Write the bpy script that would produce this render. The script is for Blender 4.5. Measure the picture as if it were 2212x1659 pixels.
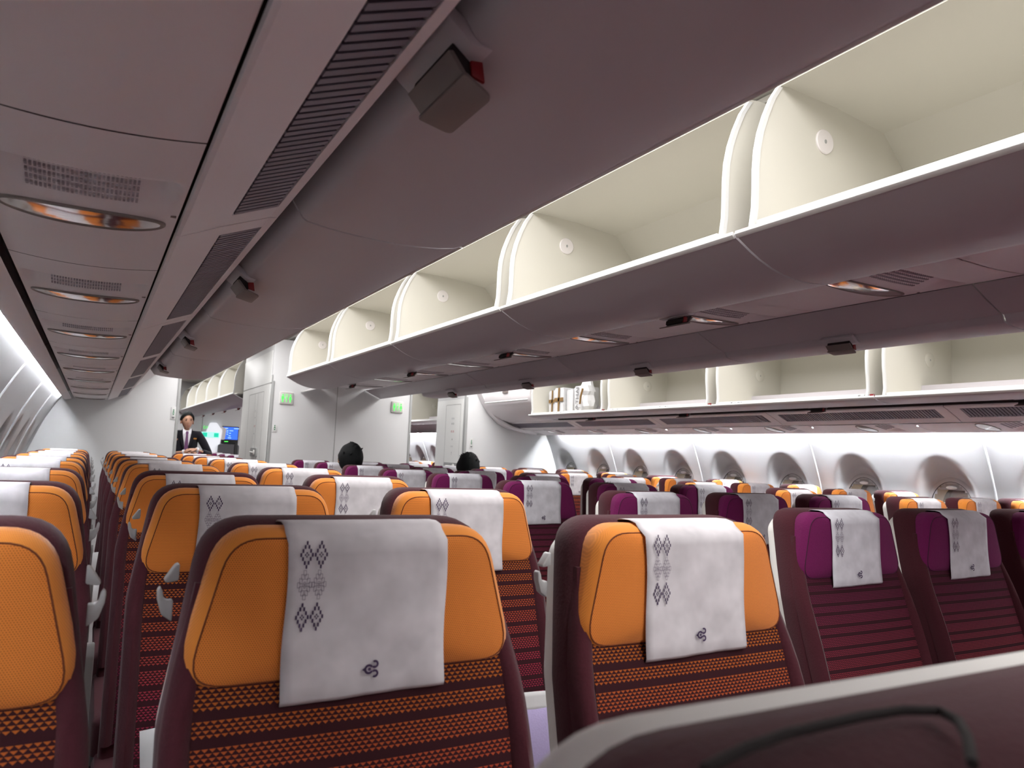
import bpy, math, random
from mathutils import Vector, Matrix
random.seed(7)
sin, cos, pi = math.sin, math.cos, math.pi
for o in list(bpy.data.objects): bpy.data.objects.remove(o)
SC = bpy.context.scene
COL = SC.collection
H = 1.28            # the camera's height over the cabin floor; shapes below are drawn relative to it
XC2 = 4.412         # twice the cabin centre line

# ------------------------------------------------------------------ camera
cam = bpy.data.cameras.new('camera'); co = bpy.data.objects.new('camera', cam); COL.objects.link(co)
cam.sensor_fit = 'HORIZONTAL'; cam.sensor_width = 36.0; cam.lens = 1623.0 / 2212 * 36
cam.clip_start = 0.02; cam.clip_end = 60
ya, pt, ro = 0.5054, 0.0955, 0.0421
cy, sy, cp, sp, cr, sr = cos(ya), sin(ya), cos(pt), sin(pt), cos(ro), sin(ro)
xr = Vector((cy, -sy, 0)); fw = Vector((cp*sy, cp*cy, sp)); z2 = Vector((-sp*sy, -sp*cy, cp))
rt = xr*cr + z2*sr; up = -xr*sr + z2*cr
M = Matrix((rt, up, -fw)).transposed().to_4x4(); M.translation = (0, 0, H)
co.matrix_world = M
cam.dof.use_dof = True; cam.dof.focus_distance = 2.0; cam.dof.aperture_fstop = 9.5
SC.camera = co

# ------------------------------------------------------------------ exposure, world
SC.view_settings.view_transform = 'Standard'; SC.view_settings.look = 'None'
SC.view_settings.gamma = 1; SC.view_settings.use_curve_mapping = False
SC.view_settings.exposure = 0.66
w = bpy.data.worlds.new('world'); SC.world = w; w.use_nodes = True
w.node_tree.nodes['Background'].inputs[0].default_value = (0.75, 0.7, 0.75, 1)
w.node_tree.nodes['Background'].inputs[1].default_value = 0.03

def area(name, loc, rot, sx, syy, power, col=(1, 1, 1)):
    l = bpy.data.lights.new(name, 'AREA'); l.shape = 'RECTANGLE'; l.size = sx; l.size_y = syy
    l.energy = power; l.color = col
    o = bpy.data.objects.new(name, l); o.location = loc; o.rotation_euler = rot; COL.objects.link(o)
    return o
# the ceiling wash lights over the two aisles of this cabin, and those of the cabin behind
CEIL_L = area('aisle_ceiling_light', (1.02, 0.8, H + 1.13), (0, 0, 0), 0.60, 13.4, 118, (1, 0.98, 0.97))
CEIL_R = area('aisle_ceiling_light', (XC2 - 1.02, 0.8, H + 1.13), (0, 0, 0), 0.60, 13.4, 118, (1, 0.98, 0.97))
area('aisle_ceiling_light', (1.02, 12.0, H + 1.13), (0, 0, 0), 0.5, 5.5, 46, (1, 0.99, 0.98))
area('aisle_ceiling_light', (XC2 - 1.02, 12.0, H + 1.13), (0, 0, 0), 0.5, 5.5, 46, (1, 0.99, 0.98))
COVE = 124.0         # strength of the wall-wash strips over the windows

# ------------------------------------------------------------------ materials
def nt(name):
    m = bpy.data.materials.new(name); m.use_nodes = True
    return m, m.node_tree.nodes, m.node_tree.links, m.node_tree.nodes['Principled BSDF']
def plastic(name, col, rough=0.5, noise=0.0, scale=40, spec=0.5, metal=0.0, bump=0.0):
    m, N, L, B = nt(name)
    B.inputs['Base Color'].default_value = (*col, 1); B.inputs['Roughness'].default_value = rough
    B.inputs['Metallic'].default_value = metal; B.inputs['Specular IOR Level'].default_value = spec
    if noise or bump:
        tc = N.new('ShaderNodeTexCoord'); nz = N.new('ShaderNodeTexNoise'); nz.inputs['Scale'].default_value = scale
        L.new(tc.outputs['Object'], nz.inputs['Vector'])
        if noise:
            r = N.new('ShaderNodeMapRange'); r.inputs['To Min'].default_value = 1 - noise; r.inputs['To Max'].default_value = 1 + noise * .4
            L.new(nz.outputs['Fac'], r.inputs['Value'])
            mx = N.new('ShaderNodeVectorMath'); mx.operation = 'SCALE'; mx.inputs[0].default_value = col
            L.new(r.outputs[0], mx.inputs['Scale']); L.new(mx.outputs[0], B.inputs['Base Color'])
        if bump:
            b = N.new('ShaderNodeBump'); b.inputs['Strength'].default_value = bump; b.inputs['Distance'].default_value = 0.002
            L.new(nz.outputs['Fac'], b.inputs['Height']); L.new(b.outputs[0], B.inputs['Normal'])
    return m
def emit(name, col, s):
    m, N, L, B = nt(name)
    B.inputs['Base Color'].default_value = (*col, 1)
    B.inputs['Emission Color'].default_value = (*col, 1); B.inputs['Emission Strength'].default_value = s
    return m
def mathn(N, L, op, a, b=None, c=None):
    n = N.new('ShaderNodeMath'); n.operation = op
    for i, v in enumerate((a, b, c)):
        if v is None: continue
        if isinstance(v, (int, float)): n.inputs[i].default_value = v
        else: L.new(v, n.inputs[i])
    return n.outputs[0]
def mixc(N, L, f, a, b):
    n = N.new('ShaderNodeMix'); n.data_type = 'RGBA'
    L.new(f, n.inputs['Factor'])
    for k, v in ((6, a), (7, b)):
        if isinstance(v, tuple): n.inputs[k].default_value = (*v, 1)
        else: L.new(v, n.inputs[k])
    return n.outputs[2]
def knit(name, col, dark, cell=0.0026, rough=0.9, amt=0.75):
    """open knit cloth: rows of small holes, offset row by row"""
    m, N, L, B = nt(name)
    tc = N.new('ShaderNodeTexCoord'); s = N.new('ShaderNodeSeparateXYZ'); L.new(tc.outputs['Object'], s.inputs[0])
    row = mathn(N, L, 'DIVIDE', s.outputs['Z'], cell * .8)
    fl = mathn(N, L, 'FLOOR', row); half = mathn(N, L, 'MULTIPLY', mathn(N, L, 'MODULO', fl, 2.0), .5)
    xx = mathn(N, L, 'ADD', mathn(N, L, 'DIVIDE', s.outputs['X'], cell), half)
    fx = mathn(N, L, 'SUBTRACT', mathn(N, L, 'FRACT', xx), .5)
    fz = mathn(N, L, 'SUBTRACT', mathn(N, L, 'FRACT', row), .5)
    d = mathn(N, L, 'SQRT', mathn(N, L, 'ADD', mathn(N, L, 'MULTIPLY', fx, fx), mathn(N, L, 'MULTIPLY', fz, fz)))
    hole = N.new('ShaderNodeMapRange'); hole.inputs['From Min'].default_value = .22; hole.inputs['From Max'].default_value = .42
    hole.inputs['To Min'].default_value = amt; hole.inputs['To Max'].default_value = 0
    L.new(d, hole.inputs['Value'])
    L.new(mixc(N, L, hole.outputs[0], col, dark), B.inputs['Base Color'])
    B.inputs['Roughness'].default_value = rough; B.inputs['Sheen Weight'].default_value = .25; B.inputs['Sheen Roughness'].default_value = .5
    B.inputs['Specular IOR Level'].default_value = .2
    return m
def cloth(name, col, rough=0.9, sheen=.2, noise=.25, scale=260):
    m = plastic(name, col, rough, noise, scale, .2, 0, .25)
    m.node_tree.nodes['Principled BSDF'].inputs['Sheen Weight'].default_value = sheen
    return m
def woven(name, stops, ground, w=0.0078, h=0.0041):
    """seat cloth: bands of little downward triangles, the thread colour changing down the seat"""
    m, N, L, B = nt(name)
    uv = N.new('ShaderNodeUVMap'); s = N.new('ShaderNodeSeparateXYZ'); L.new(uv.outputs[0], s.inputs[0])
    v = mathn(N, L, 'DIVIDE', s.outputs['Y'], h)                       # rows from the top
    per = mathn(N, L, 'MODULO', v, 14.0)
    fl = mathn(N, L, 'FLOOR', v)
    b1 = mathn(N, L, 'LESS_THAN', per, 6.0)
    b2 = mathn(N, L, 'MULTIPLY', mathn(N, L, 'GREATER_THAN', per, 8.0), mathn(N, L, 'LESS_THAN', per, 12.0))
    band = mathn(N, L, 'ADD', b1, b2)
    u = mathn(N, L, 'ADD', mathn(N, L, 'DIVIDE', s.outputs['X'], w), mathn(N, L, 'MULTIPLY', mathn(N, L, 'MODULO', fl, 2.0), .5))
    fx = mathn(N, L, 'MULTIPLY', mathn(N, L, 'ABSOLUTE', mathn(N, L, 'SUBTRACT', mathn(N, L, 'FRACT', u), .5)), 2.0)
    fy = mathn(N, L, 'FRACT', v)
    tri = mathn(N, L, 'LESS_THAN', mathn(N, L, 'ADD', fx, mathn(N, L, 'MULTIPLY', fy, 1.25)), .92)
    fac = mathn(N, L, 'MULTIPLY', tri, band)
    rp = N.new('ShaderNodeValToRGB'); rp.color_ramp.interpolation = 'LINEAR'
    el = rp.color_ramp.elements
    while len(el) < len(stops): el.new(.5)
    for e, (p_, c_) in zip(el, stops): e.position = p_; e.color = (*c_, 1)
    L.new(mathn(N, L, 'DIVIDE', s.outputs['Y'], 0.62), rp.inputs[0])
    L.new(mixc(N, L, fac, ground, rp.outputs[0]), B.inputs['Base Color'])
    B.inputs['Roughness'].default_value = .9; B.inputs['Specular IOR Level'].default_value = .15
    b = N.new('ShaderNodeBump'); b.inputs['Strength'].default_value = .4; b.inputs['Distance'].default_value = .0006
    L.new(fac, b.inputs['Height']); L.new(b.outputs[0], B.inputs['Normal'])
    return m

ORANGE = (0.82, 0.260, 0.044)
m_orange = knit('orange_knit', ORANGE, (0.26, 0.060, 0.010), amt=.72)
m_orange_edge = knit('orange_knit_edge', (0.82, 0.29, 0.045), (0.42, .11, .018), cell=.0018, amt=.5)
m_purple = cloth('purple_cloth', (0.150, 0.010, 0.082), noise=.15, sheen=.05)
m_seam_o = plastic('orange_seam', (0.16, 0.035, 0.008), .9)
m_seam_p = plastic('purple_seam', (0.04, 0.004, 0.022), .9)
m_maroon = cloth('maroon_cloth', (0.062, 0.011, 0.018), noise=.2, sheen=.12)
m_maroon_d = cloth('dark_maroon_cloth', (0.034, 0.009, 0.012), noise=.2, sheen=.1)
m_fab_o = woven('woven_orange', [(0, (.40, .125, .014)), (.14, (.40, .10, .018)), (.28, (.38, .06, .028)), (.44, (.32, .03, .055)), (.66, (.19, .014, .055)), (1, (.07, .008, .025))], (0.035, 0.009, 0.012))
m_fab_p = woven('woven_purple', [(0, (.06, .008, .025)), (.2, (.17, .020, .065)), (.5, (.30, .038, .05)), (1, (.38, .09, .03))], (0.034, 0.009, 0.013), w=.006, h=.0035)
m_shell = plastic('seat_shell', (0.80, 0.79, 0.76), .45)
m_fit = plastic('light_grey_fitting', (0.46, 0.46, 0.46), .45)
m_shelld = plastic('seat_fitting_grey', (0.30, 0.30, 0.31), .4)
m_cover = plastic('nonwoven_white', (0.77, 0.74, 0.77), .95, .34, 26, .1, 0, .5)
m_cover_p = plastic('nonwoven_white_cool', (0.76, 0.76, 0.82), .95, .34, 26, .1, 0, .5)
m_ink = plastic('purple_ink', (0.055, 0.03, 0.085), .9)
m_ink_thin = plastic('thin_purple_ink', (0.13, 0.09, 0.16), .9)
m_panel = plastic('cabin_panel', (0.86, 0.825, 0.84), .5, .03, 3)
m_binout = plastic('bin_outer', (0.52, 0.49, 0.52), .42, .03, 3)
m_binin = plastic('bin_inner', (0.67, 0.65, 0.585), .55, .02, 6)
m_lip = plastic('white_trim', (0.74, 0.745, 0.735), .35)
m_disc = plastic('disc_white', (0.80, 0.76, 0.76), .4)
m_vent = plastic('vent_slate', (0.20, 0.18, 0.225), .5)
m_slot = plastic('speaker_slot_grey', (0.40, 0.37, 0.40), .6)
m_dark = plastic('dark_gap', (0.015, 0.011, 0.011), .8)
m_grey = plastic('handle_grey', (0.20, 0.165, 0.155), .45)
m_red = plastic('red_indicator', (0.22, 0.004, 0.008), .4)
m_wall = plastic('sidewall_panel', (0.42, 0.425, 0.43), .5, .02, 4)
m_bulk = plastic('bulkhead_laminate', (0.72, 0.73, 0.735), .5, .03, 2)
m_bulk_w = plastic('white_laminate', (0.85, 0.86, 0.84), .45, .02, 2)
m_trim = plastic('grey_trim', (0.36, 0.37, 0.365), .4)
m_mirror = plastic('lamp_mirror', (0.78, 0.72, 0.70), .10, 0, 40, .5, 1.0)
m_carpet = cloth('carpet_red', (0.10, 0.010, 0.022), noise=.6, scale=90)
m_skin = plastic('skin', (0.50, 0.27, 0.18), .55)
m_hair = plastic('black_hair', (0.006, 0.007, 0.008), .75, spec=.25)
m_suit = cloth('dark_suit', (0.014, 0.013, 0.018), noise=.1, sheen=.1)
m_shirt = cloth('white_shirt', (0.75, 0.74, 0.78), noise=.05)
m_tie = cloth('mauve_tie', (0.16, 0.07, 0.16), noise=.1)
m_gold = plastic('gold_badge', (0.5, 0.22, 0.05), .35, metal=.6)
m_glassdark = plastic('outer_window_dark', (0.020, 0.012, 0.007), .06)
m_well = plastic('window_well', (0.50, 0.42, 0.29), .5)
m_black = plastic('black_gasket', (0.02, 0.02, 0.02), .5)
m_green = emit('green_light', (0.08, 0.80, 0.10), .75)
m_greenp = plastic('green_print', (0.02, 0.20, 0.08), .6)
m_cyan = emit('exit_cyan', (0.01, 0.55, 0.36), .6)
m_cyanw = emit('exit_pale', (0.40, .85, 0.75), .55)
m_blue = emit('screen_blue', (0.03, 0.14, 0.85), .65)
m_bluew = emit('screen_text', (0.35, 0.6, 1.0), .8)
m_redp = plastic('red_print', (0.5, 0.03, 0.05), .6)
m_print = plastic('dark_print', (0.12, 0.12, 0.13), .6)
m_lightprint = plastic('grey_print', (0.34, 0.35, 0.37), .6)
m_cove = emit('cove_strip', (0.93, 0.96, 1.0), COVE)
m_ceil = plastic('aisle_ceiling', (0.80, 0.78, 0.74), .6)
m_lav = cloth('lavender_cloth', (0.40, 0.34, 0.56), noise=.1)
m_wrap = plastic('white_wrap', (0.62, 0.62, 0.63), .5, .1, 30)
m_tape = plastic('brown_tape', (0.20, 0.11, 0.03), .3)
m, N, L, B = nt('clear_plastic'); m_clear = m
B.inputs['Base Color'].default_value = (.85, .87, .9, 1); B.inputs['Roughness'].default_value = .2
B.inputs['Alpha'].default_value = .55
m, N, L, B = nt('inner_pane'); m_pane = m
B.inputs['Base Color'].default_value = (.9, .88, .84, 1); B.inputs['Roughness'].default_value = .04; B.inputs['Alpha'].default_value = .08

# ------------------------------------------------------------------ mesh helper
class MB:
    def __init__(s): s.v = []; s.f = []; s.mi = []; s.uv = {}
    def add(s, vs, fs, mi=0):
        b = len(s.v); s.v += [tuple(v) for v in vs]
        for f in fs: s.f.append(tuple(b + i for i in f)); s.mi.append(mi)
        return b
    def box(s, x0, x1, y0, y1, z0, z1, mi=0):
        s.add([(x0,y0,z0),(x1,y0,z0),(x1,y1,z0),(x0,y1,z0),(x0,y0,z1),(x1,y0,z1),(x1,y1,z1),(x0,y1,z1)],
              [(0,3,2,1),(4,5,6,7),(0,1,5,4),(1,2,6,5),(2,3,7,6),(3,0,4,7)], mi)
    def rings(s, rings, cap0=True, cap1=True, mi=0, closed=True):
        n = len(rings[0]); vs = [p for r in rings for p in r]; fs = []
        for k in range(len(rings) - 1):
            for i in range(n if closed else n - 1):
                j = (i + 1) % n; a = k*n
                fs.append((a+i, a+j, a+n+j, a+n+i))
        if cap0: fs.append(tuple(range(n - 1, -1, -1)))
        if cap1: fs.append(tuple((len(rings)-1)*n + i for i in range(n)))
        return s.add(vs, fs, mi)
    def prism(s, prof, y0, y1, mi=0, caps=True):
        s.rings([[(x, y0, z) for x, z in prof], [(x, y1, z) for x, z in prof]], caps, caps, mi)
    def sheet(s, prof, y0, y1, t, mi=0, side=1):
        """a sheet of thickness t that follows an open XZ profile"""
        n = len(prof); off = []
        for i in range(n):
            a = prof[max(i-1, 0)]; b = prof[min(i+1, n-1)]
            dx, dz = b[0]-a[0], b[1]-a[1]; l = math.hypot(dx, dz) or 1
            off.append((prof[i][0] - dz/l*t*side, prof[i][1] + dx/l*t*side))
        s.prism(list(prof) + off[::-1], y0, y1, mi)
    def grid(s, fn, nu, nv, mi=0, uvf=None, flip=False):
        vs = [fn(i/nu, j/nv) for j in range(nv+1) for i in range(nu+1)]
        fs = []
        for j in range(nv):
            for i in range(nu):
                a = j*(nu+1)+i; q = (a, a+1, a+nu+2, a+nu+1); fs.append(q[::-1] if flip else q)
        b = s.add(vs, fs, mi)
        if uvf:
            for j in range(nv+1):
                for i in range(nu+1): s.uv[b + j*(nu+1)+i] = uvf(i/nu, j/nv)
        return b
    def tube(s, pts, r, n=8, mi=0, caps=True, closed=False):
        pts = [Vector(p) for p in pts]; rings = []; m_ = len(pts); pu = None
        for i, p in enumerate(pts):
            if closed: d = pts[(i+1) % m_] - pts[i-1]
            else: d = pts[min(i+1, m_-1)] - pts[max(i-1, 0)]
            d.normalize()
            if pu is None: u = d.orthogonal().normalized()
            else: u = (pu - d*pu.dot(d)).normalized()
            pu = u; v = d.cross(u); rr = r[i] if isinstance(r, (list, tuple)) else r
            rings.append([p + (u*cos(2*pi*k/n) + v*sin(2*pi*k/n))*rr for k in range(n)])
        if closed: rings.append(rings[0]); caps = False
        s.rings(rings, caps, caps, mi)
    def build(s, name, mats, parent=None, loc=None, smooth=True, angle=38, bevel=0, recalc=True):
        me = bpy.data.meshes.new(name); me.from_pydata(s.v, [], s.f)
        for mt in (mats if isinstance(mats, (list, tuple)) else [mats]): me.materials.append(mt)
        me.polygons.foreach_set('material_index', s.mi)
        if s.uv:
            l = me.uv_layers.new(name='UVMap')
            for lp in me.loops: l.data[lp.index].uv = s.uv.get(lp.vertex_index, (0, 0))
        if recalc:
            import bmesh
            b = bmesh.new(); b.from_mesh(me); bmesh.ops.recalc_face_normals(b, faces=b.faces)
            if bevel:
                es = [e for e in b.edges if len(e.link_faces) == 2 and e.calc_face_angle(0) > .6]
                bmesh.ops.bevel(b, geom=es, offset=bevel, segments=2, affect='EDGES', profile=.5)
            b.to_mesh(me); b.free()
        if smooth:
            me.shade_smooth(); me.set_sharp_from_angle(angle=math.radians(angle))
        me.update()
        o = bpy.data.objects.new(name, me); COL.objects.link(o)
        if parent: o.parent = parent
        elif loc is None: o.location = (0, 0, H)
        if loc is not None: o.location = loc
        return o
def tag(o, label, cat=None, group=None, kind=None):
    if label: o['label'] = label
    if cat: o['category'] = cat
    if group: o['group'] = group
    if kind: o['kind'] = kind
    return o
def root(name, loc=(0, 0, H)):
    o = bpy.data.objects.new(name, None); o.location = loc; o.empty_display_size = .05; COL.objects.link(o); return o
def kids(o): return [c for c in bpy.data.objects if c.parent == o]
def copy_tree(o, parent=None):
    c = o.copy(); COL.objects.link(c); c.parent = parent
    for ch in list(o.children): copy_tree(ch, c)
    return c
def offset_poly(P, d):
    n = len(P); out = []
    for i in range(n):
        a = Vector(P[i-1]); b = Vector(P[i]); c = Vector(P[(i+1) % n])
        e1 = (b-a).normalized(); e2 = (c-b).normalized()
        n1 = Vector((-e1.y, e1.x)); n2 = Vector((-e2.y, e2.x)); nn = (n1+n2)
        if nn.length < 1e-6: nn = n1
        nn.normalize(); k = max(.4, nn.dot(n1))
        out.append(tuple(b + nn*(d/k)))
    return out
def round_poly(P, rad, seg=6):
    """corners of polygon P (counter-clockwise) rounded; rad may be a list"""
    out = []; n = len(P)
    for i in range(n):
        r = rad[i] if isinstance(rad, (list, tuple)) else rad
        p = Vector(P[i]); a = (Vector(P[i-1]) - p); b = (Vector(P[(i+1) % n]) - p)
        la, lb = a.length, b.length; a.normalize(); b.normalize()
        ang = a.angle(b); t = min(r / math.tan(ang/2), la*.48, lb*.48)
        A = p + a*t; Bp = p + b*t
        for k in range(seg+1):
            q = k/seg; out.append(tuple(A*(1-q)**2 + p*2*q*(1-q) + Bp*q*q))
    return out
def text_obj(txt, size, mat, parent=None, loc=(0, 0, 0), rot=(0, 0, 0), name='lettering', ext=.0004, italic=0):
    c = bpy.data.curves.new('t', 'FONT'); c.body = txt; c.size = size; c.extrude = ext; c.align_x = 'CENTER'; c.align_y = 'CENTER'; c.shear = italic
    t = bpy.data.objects.new('t', c); COL.objects.link(t)
    bpy.context.view_layer.update()
    me = bpy.data.meshes.new_from_object(t.evaluated_get(bpy.context.evaluated_depsgraph_get()))
    bpy.data.objects.remove(t); bpy.data.curves.remove(c)
    me.materials.clear(); me.materials.append(mat)
    o = bpy.data.objects.new(name, me); COL.objects.link(o); o.location = loc; o.rotation_euler = rot
    if parent: o.parent = parent
    return o

# ================================================================== STRUCTURE
YB = 7.6; YEND = 15.6; Y0 = -6.0
def S(name, mb, mats, **k): return tag(mb.build(name, mats, **k), None, kind='structure')
b = MB(); b.box(-.75, 5.15, Y0, YEND + .1, -1.34, -1.28); S('floor', b, m_carpet)
b = MB()                                                            # patterned runner lines woven in the carpet
# side walls: a leaning profile with a scooped recess round each window
WP = [(-1.28, 4.66), (-1.0, 4.80), (-.7, 4.89), (-.45, 4.915), (-.3, 4.90), (-.1, 4.845), (.05, 4.79), (.15, 4.75), (.25, 4.70), (.33, 4.655), (.40, 4.60), (.46, 4.53), (.50, 4.45)]
def W(z):
    for (a, xa), (c, xc) in zip(WP, WP[1:]):
        if z <= c: t = (z-a)/(c-a); return xa + (xc-xa)*t
    return WP[-1][1]
WIN_Y = [2.905 + .635*i for i in range(-5, 19)]
def sstep(a, c, x): t = max(0, min(1, (x-a)/(c-a))); return t*t*(3-2*t)
def recess(y, z):
    yc = min(WIN_Y, key=lambda q: abs(q-y)); dy = (y-yc)/.215; dz = (z+.20)/(.315 if z > -.2 else .40)
    r = math.sqrt(dy*dy + dz*dz)
    return sstep(1.0, .66, r)
def wallx(y, z):
    w0 = W(z); return w0 + max(0, 4.905 - w0)*recess(y, z)
def side_wall(name, mir, y0, y1, skip=()):
    ny = int((y1-y0)/.018); zs = [-1.28, -1.0, -.8, -.65] + [-.6 + .018*k for k in range(43)] + [.2, .25, .3, .36, .42, .46, .50]
    b = MB(); nz = len(zs)
    f_ = (lambda x: XC2 - x - .03) if mir else (lambda x: x)
    vs = []
    for j in range(nz):
        for i in range(ny+1):
            y = y0 + (y1-y0)*i/ny; vs.append((f_(wallx(y, zs[j])), y, zs[j]))
    fs = []
    for j in range(nz-1):
        for i in range(ny):
            y = y0 + (y1-y0)*(i+.5)/ny; z = (zs[j]+zs[j+1])/2
            yc = min(WIN_Y, key=lambda q: abs(q-y))
            if ((y-yc)/.128)**2 + ((z+.22)/.160)**2 < 1 and yc-.15 > y0: continue
            a = j*(ny+1)+i; fs.append((a, a+1, a+ny+2, a+ny+1))
    b.add(vs, fs)
    return S(name, b, m_wall, recalc=False, angle=60), f_
wr, fR = side_wall('wall_right', False, Y0, YEND)
wl, fL = side_wall('wall_left', True, Y0, YB + .1)
# standing seams between the wall panels
for wobj, f_, yl in ((wr, fR, 9), (wl, fL, 5)):
    for k in range(-3, yl):
        y = 2.6 + 1.27*k
        if not Y0 + .1 < y < (YEND-.2 if yl == 9 else YB - .1): continue
        b = MB(); zz = [-.9 + .05*i for i in range(27)] + [.46, .5]
        sg = 1 if yl == 9 else -1
        b.rings([[(f_(W(z)) - .004*sg, y-.006, z), (f_(W(z)) - .009*sg, y-.002, z), (f_(W(z)) - .009*sg, y+.002, z), (f_(W(z)) - .004*sg, y+.006, z), (f_(W(z)) + .01*sg, y+.006, z), (f_(W(z)) + .01*sg, y-.006, z)] for z in zz])
        o = b.build('panel_seam', m_wall, wobj); 
        b = MB(); b.rings([[(f_(W(z)) - .003*sg, y+.006, z), (f_(W(z)) - .003*sg, y+.012, z), (f_(W(z)) + .01*sg, y+.012, z), (f_(W(z)) + .01*sg, y+.006, z)] for z in zz])
        b.build('panel_gap', m_trim, wobj)
# windows
def ell(yc, zc, a, c, x, n=36, top=1.0):
    return [(x, yc + a*cos(2*pi*k/n), zc + c*sin(2*pi*k/n)*(top if sin(2*pi*k/n) > 0 else 1)) for k in range(n)]
wn = 0
for side, f_, sg in (('right', fR, 1), ('left', fL, -1)):
    for yc in WIN_Y:
        if side == 'left' and (yc > 7.4 or yc < .2): continue
        if side == 'right' and (yc < 1.5 or yc > 13.2 or 7.4 < yc < 8.5): continue
        wn += 1
        r = root('window_%d' % wn); tag(r, None, kind='structure')
        X = lambda d: f_(4.905 + d)
        b = MB(); R0 = ell(yc, -.22, .166, .202, X(-.001)); R1 = ell(yc, -.22, .155, .190, X(-.006)); R2 = ell(yc, -.22, .140, .174, X(-.004)); R3 = ell(yc, -.22, .138, .172, X(.012))
        b.rings([R0, R1, R2, R3], False, False); b.build('window_surround', m_wall, r)
        b = MB(); b.rings([ell(yc, -.22, .140, .174, X(-.0045)), ell(yc, -.22, .1370, .171, X(-.0048)), ell(yc, -.22, .1370, .171, X(.004))], False, False); b.build('window_gasket', m_black, r)
        b = MB(); b.rings([ell(yc, -.22, .1385, .172, X(.008)), ell(yc, -.22, .133, .166, X(.05)), ell(yc, -.22, .122, .152, X(.10))], False, False); b.build('window_well', m_well, r)
        b = MB(); b.rings([ell(yc, -.22, .123, .154, X(.098)), ell(yc, -.22, .123, .154, X(.104))]); b.build('outer_glass', m_glassdark, r)
        b = MB(); b.rings([ell(yc, -.22, .137, .171, X(.004)), ell(yc, -.22, .137, .171, X(.007))]); b.build('inner_glass', m_pane, r)
        b = MB(); b.rings([ell(yc, -.085, .034*t_, .012*t_, X(d_), 20) for t_, d_ in ((1, .003), (1, -.006), (.8, -.010), (.3, -.011))]); b.build('blind_handle', m_lip, r)
        b = MB(); b.grid(lambda u, v: (X(.006 + .002*v), yc - .117 + .234*u, -.055 - .055*v - .010*abs(2*u-1)**2), 10, 3)
        # the raised blind shows as a pale band at the window's top
        bb = MB(); n = 24; top = [(X(.012), yc + .134*cos(pi*k/n), -.22 + .168*sin(pi*k/n)) for k in range(n+1) if .168*sin(pi*k/n) > .115]
        top2 = [(p[0] + .003*sg, p[1], p[2]) for p in top]
        bb.rings([top, top2]); bb.build('window_blind', m_wall, r)

# aisle ceilings, roof shell and the cabin's front end (behind the viewer)
b = MB()
b.sheet([(-.25, .62), (.2, 1.05), (.55, 1.17), (1.0, 1.20), (1.5, 1.16), (1.75, 1.12)], Y0, YEND, .02)
b.sheet([(XC2-p[0], p[1]) for p in [(1.75, 1.12), (1.5, 1.16), (1.0, 1.20), (.55, 1.17), (.2, 1.05), (-.25, .62)]], Y0, YEND, .02)
b.sheet([(1.70, 1.10), (2.2, 1.08), (2.71, 1.10)], Y0, YEND, .02)
S('ceiling', b, m_ceil)
b = MB(); b.box(-.8, 5.2, Y0-.08, Y0, -1.28, 1.2); S('wall_front', b, m_bulk)
b = MB(); b.box(-.8, 5.2, YEND, YEND+.08, -1.28, 1.2); S('wall_back', b, m_bulk)
# wall-wash light strips hidden in the coves over the windows
for sg, y0, y1 in ((1, Y0+.05, YB-.30), (-1, Y0+.05, YB-.22), (1, 8.45, 12.9)):
    xa, xb, zb = (4.640, 4.672, .298) if sg > 0 else (-.246, -.280, .348)
    b = MB(); b.box(*sorted((xa - .02*sg, xb + .02*sg)), y0, y1, zb + .006, zb + .02)
    q = b.build('trim_%d' % {(1, Y0+.05): 20, (-1, Y0+.05): 21}.get((sg, y0), 22), m_panel); tag(q, None, kind='structure')
    b = MB()
    for k in range(12):
        ya_ = 2.6 + 1.27*(k-3) + .006; yb_ = ya_ + 1.258
        ya_, yb_ = max(ya_, y0), min(yb_, y1)
        if yb_ > ya_: b.box(*sorted((xa, xb)), ya_, yb_, zb, zb + .004)
    o = b.build('cove_light', m_cove, recalc=False)
    tag(o, {(1, Y0+.05): 'hidden white light strip washing the right sidewall over the windows', (-1, Y0+.05): 'hidden white light strip washing the left sidewall over the windows'}.get((sg, y0), 'hidden white light strip on the right sidewall of the cabin behind'), 'light strip')

# bulkheads / monuments
def slab(name, x0, x1, y0, y1, z1, mat): b = MB(); b.box(x0, x1, y0, y1, -1.28, z1); return S(name, b, mat, bevel=.004)
ml = slab('partition_left', -.62, .683, YB, 8.9, 1.08, m_bulk)
mc = slab('partition_centre', 1.508, 2.981, YB, 9.2, 1.06, m_bulk)
mr = slab('partition_right', 3.631, 5.05, YB, 8.4, 1.08, m_bulk)
b = MB(); b.box(2.16, 2.166, YB-.0015, YB, -1.2, .74); b.build('panel_joint', m_trim, mc, loc=(0, 0, 0))
for mm, x, sgn in ((ml, .683, -1), (mc, 1.508, 1), (mc, 2.981, -1), (mr, 3.631, 1)):
    b = MB(); b.box(x - .004, x + .004, YB - .004, YB + .05, -1.28, .70); b.box(min(x, x+sgn*.022), max(x, x+sgn*.022), YB-.006, YB+.001, -1.28, .64)
    b.build('corner_trim', m_trim, mm, loc=(0, 0, 0), bevel=.002)
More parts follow.
